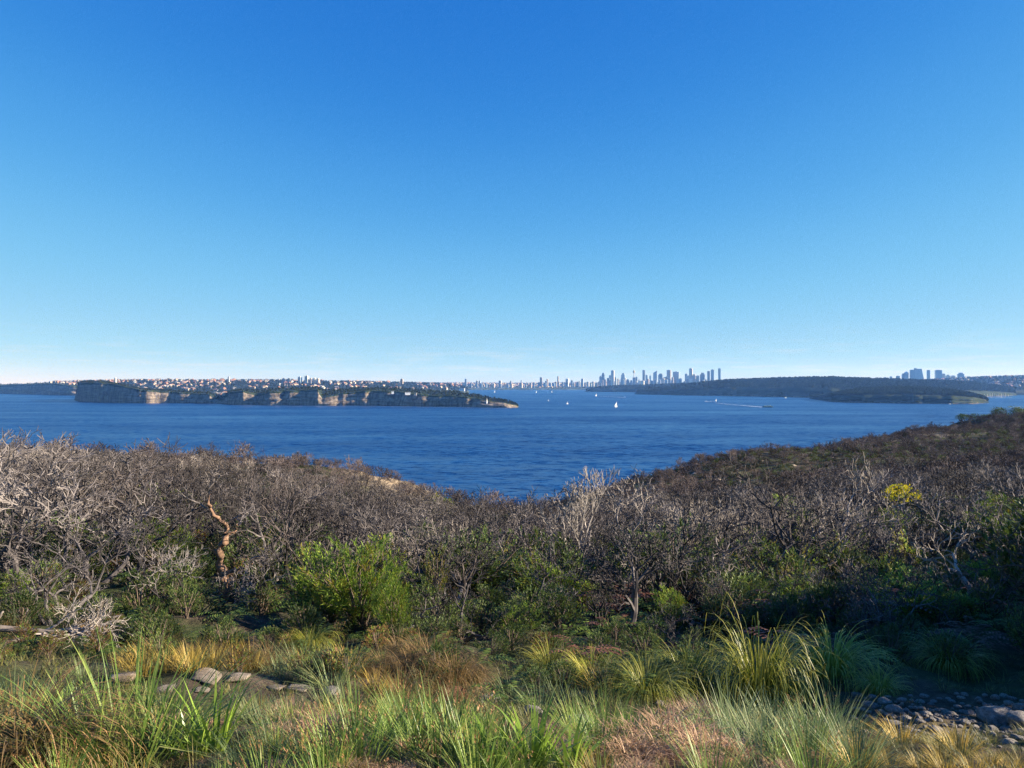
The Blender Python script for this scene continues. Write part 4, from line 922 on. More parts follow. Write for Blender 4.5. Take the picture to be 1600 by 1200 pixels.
for i, (px, py, h) in enumerate(((905, 1160, 75), (950, 1158, 80), (990, 1165, 65), (935, 1192, 90))):
    tus('rush_clump', RUSH[i % 3], px, py, h, 0.85, 'thin upright rush between the strap-leaved plant and the pink straw', group='thin rushes right of bottom centre', wide=0.8)
for i, (px, py, h) in enumerate(((445, 1132, 26), (480, 1147, 28), (510, 1162, 30), (455, 1160, 26))):
    tus('straw_tuft', STRAW[i % 2], px, py, h, 0.32, 'tan dry straw tuft left of the rusty-headed rushes', group='tan straw tufts', wide=1.3)
tus('straw_tuft', STRAW[0], 1040, 1196, 58, 0.32, 'largest pinkish dry straw heap at the bottom right of centre', wide=1.2)
tus('straw_tuft', STRAW[1], 1108, 1203, 52, 0.32, 'pinkish straw heap adjoining the largest one on its right')
tus('straw_tuft', STRAW[1], 985, 1203, 40, 0.32, 'low pinkish straw heap adjoining the largest one on its left')
tus('straw_tuft', STRAW[0], 1085, 1138, 34, 0.32, 'small rusty straw tuft behind the pink straw heaps')
for i in range(24):
    px = 1125+rng.uniform(0, 215); py = rng.uniform(1135, 1206)-max(0, (px-1300))*-0.12
    tus('rush_clump', RUSHG[i % 3], px, py, rng.uniform(48, 80), 0.66, 'grey-green rush in the dense stand at lower right', group='stand of grey-green rushes at lower right', wide=1.1)
for i, (px, py, h) in enumerate(((1410, 1162, 34), (1500, 1174, 34), (1470, 1190, 20), (1545, 1196, 20), (1390, 1196, 24), (1440, 1204, 24), (1580, 1202, 20), (1520, 1208, 22), (1350, 1185, 36), (1600, 1200, 20), (1640, 1205, 22), (1340, 1206, 40), (1480, 1212, 26))):
    tus('golden_grass', GOLDG[i % 2], px, py, h, 0.45, 'golden grass tuft along the edge of the stony ground', group='golden grass tufts by the stones', wide=1.5)
for i, (px, py, h) in enumerate(((300, 1052, 50), (330, 1045, 40), (222, 1055, 42), (200, 1045, 30), (395, 1050, 30), (260, 1048, 35))):
    tus('golden_grass', GOLDG[i % 2], px, py, h, 0.45, 'upright golden grass tuft behind the sandstone slabs', group='golden tufts behind the slabs', wide=0.9)
tus('tussock', DROOP[0], 1186, 1102, 112, 0.72, 'big arching sunlit tussock above the pink straw at right', wide=0.52)
tus('tussock', DROOP[1], 1238, 1096, 44, 0.72, 'tussock leaning against the right of the big sunlit one', wide=0.42)
tus('tussock', DROOP[1], 1375, 1085, 30, 0.72, 'shaded arching tussock by the stony ground')
tus('tussock', DROOP[0], 1010, 1090, 48, 0.72, 'shaded arching tussock at the foot of the leaning slender tree')
tus('tussock', DROOP[1], 1075, 1076, 50, 0.72, 'shaded tussock just left of the big sunlit one')
tus('tussock', DROOP[0], 925, 1072, 40, 0.72, 'shaded tussock left of the leaning slender trunk')
tus('tussock', DROOP[1], 860, 1052, 36, 0.72, 'shaded tussock below the lime sprigs at centre')
tus('tussock', DROOP[1], 1300, 1055, 55, 0.72, 'shaded tussock behind the big sunlit one')
tus('tussock', DROOP[0], 1480, 1045, 40, 0.72, 'dim tussock in the shaded hollow at right')
tus('tussock', DROOP[0], 487, 1012, 28, 0.72, 'small bright green tuft left of the large acacia foot')
for i, (px, py, h) in enumerate(((640, 1062, 40), (680, 1058, 46), (712, 1070, 40), (600, 1050, 32), (660, 1040, 42), (740, 1068, 30), (570, 1060, 26), (625, 1030, 32))):
    tus('brown_tussock', DROOPB[i % 2], px, py, h, 0.55, 'dull reddish-brown tussock in the half shade below the large acacia', group='reddish-brown tussocks below the acacia', wide=0.9)
for i, (px, py, h) in enumerate(((440, 1062, 38), (480, 1068, 42), (520, 1072, 45), (420, 1040, 35), (470, 1042, 38), (540, 1052, 40), (800, 1100, 40), (845, 1110, 40))):
    tus('rush_clump', RUSHG[i % 3], px, py, h, 0.66, 'short rush tuft on the open ground right of the sandstone slabs', group='short rush tufts right of the slabs', wide=1.3)
for i, (px, py, h) in enumerate(((385, 1120, 40), (410, 1140, 48), (430, 1196, 60), (475, 1202, 65), (390, 1203, 60), (540, 1112, 42), (505, 1104, 38))):
    tus('rush_clump', RUSHG[i % 3], px, py, h, 0.66, 'blue-green rush between the lime strap plant and the straw', group='blue-green rushes right of the lime plant', wide=1.2)
for i in range(16):
    px = rng.uniform(20, 470); py = rng.uniform(1000, 1038); b = hit(px, py)
    place1('fern', FERN[i % 3], b, rz(), rng.uniform(0.45, 0.7), 'small fern in the strip behind the sandstone slabs', 'fern', 'small ferns behind the slabs')

r8 = random.Random(88)
for i in range(96):
    d = r8.uniform(9.9, 13.2); px = r8.uniform(-20, 1290); b = at(px, d); w_ = ('on the left strip behind the slabs' if px < 430 else ('on the strip below the large acacia' if px < 790 else 'on the strip behind the shaded tussocks'))
    if 1100 < px < 1290 and d < 11.5: continue
    if 160 < px < 500 and d < 10.5: continue
    k = i % 6; sz = r8.uniform(0.75, 1.25)
    if k == 0: place('golden_grass', GOLDG[i % 2], b, rz(), sz*0.8, 'short golden grass tuft '+w_, 'grass clump', 'short golden tufts '+w_)
    elif k == 1: place1('fern', FERN[i % 3], b, rz(), sz*0.7, 'low green fern '+w_, 'fern', 'low ferns '+w_)
    elif k == 2: place('heath_bush', HEATH[i % 4], b, rz(), sz*0.42, 'knee-high heath bush '+w_, 'bush', 'knee-high heath bushes '+w_)
    elif k == 3: place('brown_tussock', DROOPB[i % 2], b, rz(), sz*0.5, 'small dull brown tussock '+w_, 'grass clump', 'small brown tussocks '+w_)
    elif k == 4: place('scorched_bush', ORANGE[i % 2], b, rz(), sz*0.36, 'knee-high russet bush '+w_, 'bush', 'knee-high russet bushes '+w_)
    else: place('rush_clump', RUSHG[i % 3], b, rz(), sz*0.6, 'low grey-green rush '+w_, 'grass clump', 'low rushes '+w_)

# ------------------------------------------------------------------ rocks
SLAB = [rock_mesh(10+i, M['sandstone'], 1.0, 0.7, 0.30, 9, 0.22) for i in range(4)]
COB = [rock_mesh(30+i, M['cobble'], 1.0, 0.8, 0.6, 6) for i in range(8)]
REDR = rock_mesh(50, M['red_rock'], 1.0, 0.8, 0.5, 6)
def rock(name, me, px, py, wpx, label, group=None, lift=0.3, squash=1.0):
    b = hit(px, py); s = wpx*b[1]/FPX
    return place1(name, me, (b[0], b[1], b[2]+0.07*s), rng.uniform(-0.4, 0.4), (s, s, s*squash), label, 'rock', group, (rng.uniform(-.08, .08), rng.uniform(-.08, .08)))
rock('sandstone_slab', SLAB[0], 198, 1066, 56, 'flat pale sandstone slab, leftmost in the row', squash=0.75)
rock('sandstone_slab', SLAB[1], 256, 1080, 44, 'low sandstone slab, second from the left in the row', squash=0.6)
rock('sandstone_slab', SLAB[2], 322, 1062, 60, 'brightest flat sandstone slab in the middle of the row', squash=0.7)
rock('sandstone_slab', SLAB[3], 371, 1068, 46, 'squarish sandstone slab with a sunlit right end', squash=0.8)
rock('sandstone_slab', SLAB[1], 428, 1079, 42, 'sandstone slab at the right end of the row', squash=0.7)
rock('sandstone_slab', SLAB[2], 316, 1084, 30, 'small pale stone in front of the row of slabs', squash=0.7)
rock('sandstone_slab', SLAB[0], 470, 1080, 48, 'low sandy ledge right of the row of slabs', squash=0.7)
rock('cobble', COB[0], 516, 1084, 32, 'rounded grey stone right of the sandy ledge')
rock('sandstone_slab', SLAB[3], 555, 1036, 36, 'grey block of stone in the shade below the acacia', squash=1.3)
rock('red_boulder', REDR, 706, 1092, 54, 'rusty red boulder half hidden by rushes')
rock('cobble', COB[1], 767, 1100, 42, 'bluish white stone right of the rusty boulder')
rock('cobble', COB[2], 795, 1115, 26, 'small white stone below the bluish one')
rock('cobble', COB[3], 832, 1118, 34, 'pale stone behind the strap-leaved plant')
rock('cobble', COB[4], 905, 1136, 46, 'wide pale stone low among the thin rushes', squash=0.7)
rock('cobble', COB[5], 1045, 1130, 36, 'smooth pale blue stone above the pink straw')
rock('cobble', COB[6], 1068, 1090, 24, 'white stone by the tussock foot, left of a pair')
rock('cobble', COB[7], 1084, 1092, 20, 'white stone by the tussock foot, right of a pair')
rock('cobble', COB[2], 1030, 1102, 18, 'brownish stone left of the white pair')
r4 = random.Random(12); placed = []
for _ in range(1500):
    px = r4.uniform(1330, 1650); py = r4.uniform(1088, 1178); 
    edge = 1100+max(0, (1420-px))*0.02
    dens = 0.25+0.75*min(1, max(0, (px-1330)/120))*min(1, max(0.12, (py-1085)/35))
    if r4.random() > dens or py > 1125+(px-1330)*0.2: continue
    w = r4.choice((9, 11, 13, 15, 18, 22, 26))*(1 if r4.random() < 0.9 else 1.4)
    if any((px-a)**2+((py-b)*2.0)**2 < ((w+c)*0.46)**2 for a, b, c in placed): continue
    placed.append((px, py, w))
    if len(placed) > 150: break
for px, py, w in placed:
    big = 'larger pale cobble' if w > 20 else ('fist-sized pale cobble' if w > 12 else 'small pale pebble')
    where = 'in the stony patch at lower right'
    rock('cobble', COB[r4.randrange(8)], px, py, w, big+' '+where, big+'s '+where, squash=r4.uniform(0.7, 1.1))
rock('cobble', COB[3], 1560, 1128, 62, 'largest pale boulder at the right end of the stony patch', squash=0.8)
rock('cobble', COB[5], 1595, 1135, 50, 'pale boulder cut by the right edge beside the largest one', squash=0.8)
gp_ = []
for _ in range(1500):
    px = r4.uniform(1320, 1680); d = r4.uniform(7.7, 10.0)
    if r4.random() > min(1, (px-1310)/90)*(1 if d < 9.6 else 0.4): continue
    x = (px-800)/FPX*d; gp_.append((x, d))
gzz = ground_arr(np.array([q[0] for q in gp_]), np.array([q[1] for q in gp_]))
COBJ = {o.data.name: o for o in col.objects if o.name.startswith('cobble') and o.type == 'MESH'}
scatter('gravel', 'small broken gravel filling the stony patch', [(q[0], q[1], z) for q, z in zip(gp_, gzz)], [(r4.uniform(-.5, .5), r4.uniform(-.5, .5), r4.uniform(0, 6.28)) for _ in gp_], [r4.uniform(0.02, 0.065) for _ in gp_], [r4.randrange(len(COBJ)) for _ in gp_], [[o] for o in COBJ.values()])
# rocks on the bare spur
for i, (px, py, w) in enumerate(((1050, 840, 30), (1030, 852, 26), (1010, 845, 22), (1068, 846, 18))):
    b = at(px, 30+i); place1('rock_outcrop', COB[i], (b[0], b[1], b[2]+0.25), i, (1.2, 1.0, 1.0), 'bluish rock outcrop showing through the thicket right of the fan tree', 'rock', 'rock outcrop in the thicket')
for i, (px, py) in enumerate(((1042, 748), (1062, 752), (1085, 741), (1020, 750), (1120, 752), (1190, 722), (1150, 735), (1238, 728), (1300, 716), (1330, 700), (1205, 700), (1075, 762))):
    b = hit(px, py, 60); place1('spur_boulder', SLAB[i % 4], (b[0], b[1], b[2]+0.1), i*2.1, rng.uniform(1.1, 2.4), 'grey boulder lying on the bare spur above the water', 'rock', 'boulders on the spur')

# short grass and litter tufts over the near ground (uncountable)
for i, kit in enumerate(TUFT):
    tus('grass_tuft', kit, (455, 560, 1290)[i], (1100, 1095, 1150)[i], 18, 0.25, ('tiny grass tuft on the sand right of the slabs', 'tiny grass tuft below the brown tussocks', 'tiny grass tuft at the start of the stony patch')[i])
tus('golden_grass', GOLDG[0], 1650, 1140, 30, 0.45, 'golden grass tuft beyond the right edge')
for o in col.objects:
    if o.type == 'MESH': by_mesh.setdefault(o.data.name, o)
n = 3000; dd = 3.2+9.6*r3.rand(n)**0.9; px = r3.uniform(-250, 1850, n); x = (px-800)/FPX*dd; z = ground_arr(x, dd)
keep = ~((px > 1360) & (dd > 7.9) & (dd < 10.5) & (r3.rand(n) < 0.93)) & ~((px > 200) & (px < 560) & (dd > 9.0) & (dd < 10.8) & (r3.rand(n) < 0.6))
var = r3.choice(8, n, p=[.25, .25, .25, .03, .04, .05, .11, .02])
var = np.where((dd > 8.0) | (px > 1290), var % 3, var)
scl = np.where(var < 3, r3.uniform(0.35, 0.95, n)*np.where(px > 1290, 0.55, 1.0), r3.uniform(0.3, 0.6, n)); scl = np.where(dd < 5, scl*0.8, scl)
rot = np.c_[r3.normal(0, .08, n), r3.normal(0, .08, n), r3.uniform(0, 6.28, n)]
keep &= ~((dd > 8.9) & (r3.rand(n) < 0.25))
scatter('grass', 'mixed short grass and rush covering the near ground', np.c_[x, dd, z][keep], rot[keep], scl[keep], var[keep], lend(TUFT+[RUSHG[0], RUSHS[0]]+[GOLDG[0], STRAW[1], RUSH[0]]))

# scrub out of frame on the right, along the same hillside (it shades the hollow)
k_ = 0
for i in range(400):
    x = rng.uniform(9.0, 24); y = rng.uniform(10.2, 21)
    if x/y*FPX+800 < 1665 or k_ >= 60: continue
    k_ += 1; lf = k_ % 3
    place('dead_shrub' if not lf else 'tall_heath_bush', SHRUB[k_ % 10] if not lf else HEATH[k_ % 4], (x, y, gz(x, y)), rz(), 1.25 if not lf else 2.4, ('bare' if not lf else 'leafy')+' shrub on the hillside beyond the right edge', 'shrub', ('bare' if not lf else 'leafy')+' shrubs beyond the right edge')

for i in range(30):
    y = 9.9+4.6*rng.random(); x = 0.69*y+1.8+rng.uniform(0, 4.2)
    place('tall_heath_bush', HEATH[i % 4], (x, y, gz(x, y)), rz(), (2.0, 2.0, 2.1), 'leafy shrub on the hillside beyond the right edge', 'shrub', 'leafy shrubs beyond the right edge')

# ------------------------------------------------------------------ distant woods (uncountable masses)
FART = [crown_tree(950+i, M['far_leaf'], 11, 10, 260, 2.2, 1.3, 3.0) for i in range(4)]
def far_at(px, py, d): return ((px-800)/FPX*d, d, EYE-(py-600)/FPX*d)
rw = random.Random(61)
def wood(L, name, label, n, t0, t1, s0=0.7, s1=1.25, x0=None, x1=None, flt=None):
    pts = [p for p in on_land(L, rw, n, t0, t1, x0, x1) if flt is None or flt(p)]
    scatter(name, label, pts, [(0, 0, rw.uniform(0, 6.28)) for _ in pts], [rw.uniform(s0, s1) for _ in pts], [rw.randrange(4) for _ in pts], FART_OBJ)
# four lone trees stand on the headland and lend their meshes to the woods
FART_OBJ = []
for i, (px, t) in enumerate(((640, 0.4), (590, 0.35), (700, 0.5), (560, 0.5))):
    p = on_land(south, rw, 1, t, t+0.02, px, px+1)[0]
    r_ = place('headland_tree', FART[i], p, i, 1.0, ('lone rounded tree on the plateau right of the white buildings', 'lone rounded tree just left of the white buildings', 'lone tree where the plateau narrows towards the light tower', 'lone tree on the plateau above the tall cliff right of the gully')[i], 'tree')
    FART_OBJ.append(parts_of(r_))
wood(south, 'headland_scrub', 'dark scrub covering the top of the cliffs across the water', 1500, 0.0, 1.0, 0.35, 0.7)
wood(coast, 'coast_scrub', 'scrub along the distant left coast', 350, 0.0, 1.0, 0.5, 0.9)
wood(suburb, 'suburb_trees', 'trees filling the gaps between houses on the suburb ridge', 6500, 0.0, 1.0, 0.7, 1.3)
wood(farshore, 'far_shore_trees', 'trees along the far built-up shore', 3000, 0.0, 1.0, 0.9, 1.6, 560, 1100)
wood(georges, 'point_wood', 'bushland covering the low point before the city', 2600, 0.0, 1.0, 0.8, 1.3)
wood(middle, 'hill_wood', 'bushland covering the dark hill across the harbour', 6500, 0.0, 1.0, 0.8, 1.3)
wood(front, 'headland_wood', 'bushland covering the rounded headland on the right', 4200, 0.0, 1.0, 0.55, 1.0)
wood(northside, 'northern_suburb_trees', 'trees among the houses on the right-hand hills', 5200, 0.0, 1.0, 0.8, 1.3, 1372, 1760)

# Norfolk pines on the ridge above the tall cliff
def pine(seed):
    r_ = random.Random(seed); T, Cw = MB(), MB(); h = 24.0; T.tube([(0, 0, -1), (0, 0, h)], [0.5, 0.1], 6)
    for k in range(16):
        z = 3+k*1.3; w = (h-z)*0.26+0.8
        for j in range(9):
            a = j*0.7+k*0.37; Cw.leaf((0, 0, z), nrm((math.cos(a), math.sin(a), 0.12)), w*r_.uniform(0.8, 1.1), 1.4, droop=0.05); Cw.leaf((0, 0, z+0.4), nrm((math.cos(a+.3), math.sin(a+.3), 0.4)), w*0.7, 1.0)
    return [('trunk', T.mesh('pine_trunk', [M['trunk']])), ('crown', Cw.mesh('pine_crown', [M['far_leaf']]))]
PINE = [pine(1), pine(2)]
for i, (px, top) in enumerate(((184, 591.5), (190, 592), (195.5, 590.5), (201, 592.5), (217, 592), (224, 591.5), (239, 592.5), (246, 592), (250.5, 592), (256, 592.5), (264, 591.5), (294, 594), (320, 593), (335, 594))):
    d = 4400.0+rw.uniform(-100, 100); h = (600.5-top)/FPX*d+10
    place('norfolk_pine', PINE[i % 2], far_at(px, 600.5+10*FPX/d, d), i, h/24, 'tall dark conifer standing on the suburb skyline at left', 'tree', 'conifers on the left skyline')

# ------------------------------------------------------------------ houses of the suburbs
def house_mesh(seed, wall, roof):
    r_ = random.Random(seed); m = MB(); w, l, h = r_.uniform(9, 13), r_.uniform(11, 18), r_.choice((4.0, 6.5, 7.0)); rh = r_.uniform(2.0, 3.4)
    m.box(-l/2, l/2, -w/2, w/2, -4, h, 0)
    o = 0.6; b = len(m.v)
    m.v += [(-l/2-o, -w/2-o, h-0.1), (l/2+o, -w/2-o, h-0.1), (l/2+o, w/2+o, h-0.1), (-l/2-o, w/2+o, h-0.1), (-l/2+w*0.45, 0, h+rh), (l/2-w*0.45, 0, h+rh)]
    for f in ((0, 1, 5, 4), (1, 2, 5), (2, 3, 4, 5), (3, 0, 4), (3, 2, 1, 0)): m.f.append(tuple(b+i for i in f)); m.m.append(1)
    for k in range(3):                                # window openings proud of the walls, all round
        x0 = -l/2+l*(0.12+0.3*k)
        for z0 in ((1.0,) if h < 5 else (0.9, 3.9)):
            for sg in (-1, 1): m.box(x0, x0+l*0.14, sg*w/2-0.06, sg*w/2+0.06, z0, z0+1.5, 2)
    m.box(l*0.1, l*0.1+0.9, -0.5, 0.5, h, h+rh+1.0, 0)
    return m.mesh('house', [wall, roof, M['dark_glass']])
HOUSE = [house_mesh(1, M['offwhite'], M['terracotta']), house_mesh(2, M['cream'], M['terracotta']), house_mesh(3, M['brick'], M['terracotta']), house_mesh(4, M['offwhite'], M['greytile']), house_mesh(5, M['cream'], M['greytile']), house_mesh(6, M['brick'], M['greytile']), house_mesh(7, M['cream'], M['terracotta'])]
HW = ['white house with terracotta roof', 'cream house with terracotta roof', 'brick house with terracotta roof', 'white house with grey roof', 'cream house with grey roof', 'brick house with grey roof', 'cream house with terracotta roof']
def houses(L, n, t0, t1, x0, x1, where, s=(0.9, 1.3), drop=0.0):
    pts = sorted(on_land(L, rw, n, t0, t1, x0, x1), key=lambda p: p[1])
    for p in pts:
        k = rw.choice((0, 1, 1, 2, 2, 3, 4, 5, 5, 6)); place1('house', HOUSE[k], (p[0], p[1], p[2]+drop), rw.uniform(0, 6.28), rw.uniform(*s), HW[k]+' '+where, 'house', HW[k]+'s '+where)
houses(suburb, 130, 0.25, 1.0, 120, 345, 'on the ridge above the tall left cliff', (1.0, 1.5), 3)
houses(suburb, 75, 0.2, 1.0, 345, 720, 'on the ridge behind the headland', (1.0, 1.5), 3)
houses(coast, 26, 0.5, 1.0, 78, 118, 'on the distant coast at the left edge', (1.1, 1.6), 3)
houses(south, 10, 0.55, 0.95, 336, 352, 'in the dip between the two cliffs', (0.8, 1.1), 1)
houses(northside, 36, 0.1, 0.95, 1380, 1590, 'on the hazy hills at right', (1.2, 1.8), 3)
more = []
for L, n, x0, x1 in ((suburb, 190, 110, 720), (farshore, 380, 690, 960), (northside, 120, 1380, 1700)): more += on_land(L, rw, n, 0.05, 1.0, x0, x1)
HOBJ = {o.data.name: o for o in col.objects if o.name.startswith('house') and o.type == 'MESH'}
scatter('far_houses', 'countless tiny houses dotted over the far suburbs', [(p[0], p[1], p[2]+3) for p in more], [(0, 0, rw.uniform(0, 6.28)) for _ in more], [rw.uniform(1.1, 1.8) for _ in more], [rw.randrange(len(HOBJ)) for _ in more], [[o] for o in HOBJ.values()])

# buildings on the headland plateau
def block_building(px, py, wpx, hpx, d, label, wall='white', name='building', cat='building'):
    s = d/FPX; w, h = wpx*s, hpx*s
    root = place(name, [], far_at(px, py, d), rw.uniform(-0.2, 0.2), 1, label, cat)
    m = MB(); m.box(-w/2, w/2, -w*0.3, w*0.3, -4, h, 0); link('wall', m.mesh('wall', [M[wall]]), root)
    m = MB(); m.box(-w/2-0.5, w/2+0.5, -w*0.3-0.5, w*0.3+0.5, h+0.003, h+0.9, 0); link('roof', m.mesh('roof', [M['greytile']]), root)
    for k in range(3):
        m = MB(); x = -w/2+w*(0.15+0.28*k); m.box(x, x+w*0.16, -w*0.3-0.08, -w*0.3+0.05, h*0.35, h*0.75, 0); link('window', m.mesh('window', [M['dark_glass']]), root)
    return root
dS = 2420.0
block_building(613.5, 613.5, 3.6, 2.4, dS, 'small white cubic building on the headland plateau')
block_building(637, 615, 8, 2.2, dS, 'long white low building on the headland plateau')
block_building(649, 616, 4, 2, dS, 'short cream building right of the long white one', 'cream')
block_building(722, 610, 8, 3, 4800, 'white waterfront building where the suburb meets the harbour')
# light tower near the tip
lt = place('lighthouse', [], far_at(760.5, 629.5, 2290), 0, 1, 'small whitish light tower near the tip of the headland', 'lighthouse')
m = MB(); m.tube([(0, 0, -2), (0, 0, 9.5)], [2.0, 1.5], 12); link('tower', m.mesh('tower', [M['white']]), lt)
m = MB(); m.tube([(0, 0, 9.5), (0, 0, 10.0)], [2.1, 2.1], 12); link('gallery', m.mesh('gallery', [M['white']]), lt)
m = MB(); m.tube([(0, 0, 10.0), (0, 0, 12.2)], [1.1, 1.1], 10); lan = link('lantern', m.mesh('lantern', [M['dark_glass']]), lt)
m = MB(); m.tube([(0, 0, 12.2), (0, 0, 13.4)], [1.4, 0.1], 10); link('dome', m.mesh('dome', [M['white']]), lan)

# ------------------------------------------------------------------ towers and apartment blocks
def tower(px0, px1, top, d, mat_, label, crown='flat', base=604.0, group=None, name='tower_block', deep=0.8, turn=None):
    s = d/FPX; w = (px1-px0)*s; zb = EYE-(base-600)*s; h = (base-top)*s
    root = place(name, [], ((px0+px1-1600)/2/FPX*d, d, zb), rw.uniform(-0.5, -0.2) if turn is None else turn, 1, label, 'building', group)
    m = MB(); hw = w*0.46; dp = hw*deep; zz = h if crown in ('flat', 'mast') else h*0.88
    if crown == 'slant':
        b = len(m.v); m.v += [(-hw, -dp, 0), (hw, -dp, 0), (hw, dp, 0), (-hw, dp, 0), (-hw, -dp, h*0.84), (hw, -dp, h), (hw, dp, h), (-hw, dp, h*0.84)]
        for f in ((0, 1, 5, 4), (1, 2, 6, 5), (2, 3, 7, 6), (3, 0, 4, 7), (4, 5, 6, 7)): m.f.append(tuple(b+i for i in f)); m.m.append(0)
    elif crown == 'lean':
        b = len(m.v); m.v += [(-hw, -dp, 0), (hw*1.5, -dp, 0), (hw*1.5, dp, 0), (-hw, dp, 0), (-hw, -dp, h), (hw*0.5, -dp, h), (hw*0.5, dp, h), (-hw, dp, h)]
        for f in ((0, 1, 5, 4), (1, 2, 6, 5), (2, 3, 7, 6), (3, 0, 4, 7), (4, 5, 6, 7)): m.f.append(tuple(b+i for i in f)); m.m.append(0)
    else:
        m.box(-hw, hw, -dp, dp, 0, zz, 0)
    link('shaft', m.mesh('shaft', [M[mat_]]), root)
    if crown == 'step':
        m = MB(); m.box(-hw*0.62, hw*0.62, -dp*0.62, dp*0.62, zz, h, 0); link('crown', m.mesh('crown', [M[mat_]]), root)
    elif crown == 'peak':
        m = MB(); m.box(-hw*0.98, hw*0.98, -dp*0.98, dp*0.98, zz, h, 0, hw*0.75, dp*0.75); link('crown', m.mesh('crown', [M[mat_]]), root)
    elif crown in ('flat', 'mast'):
        m = MB(); m.box(-hw*0.5, hw*0.4, -dp*0.5, dp*0.5, zz, zz+4, 0); pl = link('plant_room', m.mesh('plant_room', [M['conc_pale']]), root)
        if crown == 'mast': m = MB(); m.tube([(0, 0, zz+4), (0, 0, zz+32)], [1.3, 0.4], 5); link('mast', m.mesh('mast', [M['steel']]), pl)
    return root
D1 = 10000.0
big = [(936.5, 940.5, 587, 'glass_blue', 'step'), (940, 945, 582.5, 'glass_dark', 'step'), (951.5, 954.8, 586.5, 'glass_blue', 'flat'), (954.8, 960, 579, 'conc_pale', 'flat'), (958.5, 963.5, 588.5, 'glass_blue', 'peak'), (970.8, 977.2, 583, 'glass_blue', 'step'), (993, 996, 589, 'glass_dark', 'flat'), (1004, 1008, 578.3, 'glass_dark', 'flat'), (1008.8, 1012.5, 586, 'glass_blue', 'flat'), (1014.8, 1017, 587, 'conc_pale', 'flat'), (1020.7, 1027, 578.8, 'glass_blue', 'slant'), (1028.7, 1035.8, 583.5, 'glass_dark', 'peak'), (1035, 1042, 588, 'glass_dark', 'slant'), (1041.8, 1048.5, 578.3, 'conc_tan', 'flat'), (1052, 1062, 581, 'glass_blue', 'flat'), (1070.3, 1074, 584, 'glass_dark', 'flat'), (1072, 1080.7, 587, 'glass_blue', 'flat'), (1077, 1082.2, 575.8, 'conc_tan', 'flat'), (1082.2, 1087.5, 584.8, 'conc_tan', 'step'), (1087.6, 1092.8, 587, 'conc_pale', 'flat'), (1094, 1101.8, 582.3, 'glass_dark', 'step'), (1105.2, 1109.6, 580, 'glass_dark', 'mast'), (1110.8, 1115.8, 577.6, 'glass_blue', 'flat'), (1122, 1126, 575.8, 'glass_dark', 'flat')]
ordw = ['first', 'second', 'third', 'fourth', 'fifth', 'sixth', 'seventh', 'eighth', 'ninth', 'tenth', 'eleventh', 'twelfth', 'thirteenth', 'fourteenth', 'fifteenth', 'sixteenth', 'seventeenth', 'eighteenth', 'nineteenth', 'twentieth', 'twenty-first', 'twenty-second', 'twenty-third', 'twenty-fourth']
look = {'glass_blue': 'blue glass', 'glass_dark': 'dark glass', 'conc_pale': 'pale concrete', 'conc_tan': 'tan concrete'}
shape = {'flat': 'flat-topped', 'step': 'stepped-top', 'peak': 'peaked', 'slant': 'slant-roofed', 'mast': 'mast-topped', 'lean': 'sloping-sided'}
for i, (a, b, t, mt, cr_) in enumerate(big):
    tower(a, b, t, D1+rw.uniform(-250, 250), mt, f'{shape[cr_]} {look[mt]} skyscraper, {ordw[i]} tall one from the left in the city skyline', cr_)
# the slender observation tower
s1 = 9700/FPX
ot = place('observation_tower', [], far_at(990.6, 604, 9700), 0, 1, 'slender observation tower with golden turret and spire in the city skyline', 'tower')
m = MB(); m.tube([(0, 0, 0), (0, 0, 21*s1)], [5, 5], 8); link('shaft', m.mesh('shaft', [M['steel']]), ot)
m = MB(); m.tube([(0, 0, 21*s1), (0, 0, 22*s1), (0, 0, 24*s1), (0, 0, 25*s1)], [6, 14, 16, 8], 14); tu = link('turret', m.mesh('turret', [M['steel']]), ot)
m = MB(); m.tube([(0, 0, 25*s1), (0, 0, 30.4*s1)], [3.5, 0.8], 6); link('spire', m.mesh('spire', [M['steel']]), tu)
mats4 = ['glass_blue', 'glass_dark', 'conc_pale', 'conc_tan']
def fillers(n, x0, x1, t0, t1, d, w, where, base=604):
    for i in range(n):
        x = x0+(x1-x0)*(i+rw.random())/n; ww = rw.uniform(*w); mt = rw.choice(mats4)
        tower(x, x+ww, rw.uniform(t0, t1), d+rw.uniform(-400, 400), mt, f'low {look[mt]} block {where}', rw.choice(('flat', 'flat', 'step')), base, f'low {look[mt]} blocks {where}')
fillers(44, 934, 1108, 589.5, 596, D1-350, (2.5, 5.5), 'filling in between the city skyscrapers', 606)
fillers(20, 840, 938, 594, 599, 9300, (2.5, 4.5), 'on the shore left of the city')
fillers(16, 690, 842, 597.5, 601, 9000, (2.5, 4.5), 'on the far shore beyond the headland tip', 606)
for a, b, t, mt, lb in ((843.5, 847.5, 589.8, 'conc_tan', 'brown apartment tower left of the city, nearer the headland tip'), (854, 856.5, 592.5, 'conc_tan', 'shorter brown tower just right of the first brown one'), (870.8, 873.2, 588, 'conc_tan', 'thin brown tower standing alone left of the city'), (884, 889, 592, 'conc_pale', 'pale slab block at the left foot of the city'), (726.3, 729.4, 592, 'glass_dark', 'lone dark tower on the far shore above the headland'), (744, 747, 595, 'conc_pale', 'left of two pale twin blocks on the far shore'), (748.5, 751, 595, 'conc_pale', 'right of two pale twin blocks on the far shore'), (779.5, 784, 595, 'conc_tan', 'square tan block on the far shore'), (797, 799.5, 595.5, 'conc_tan', 'narrow tan block on the far shore'), (813.5, 815.5, 594.5, 'conc_pale', 'thin pale block on the far shore above the headland tip'), (908, 912, 592, 'conc_pale', 'pale block at the water left of the wooded point')):
    tower(a, b, t, 9200, mt, lb, 'flat')
D2 = 5400.0
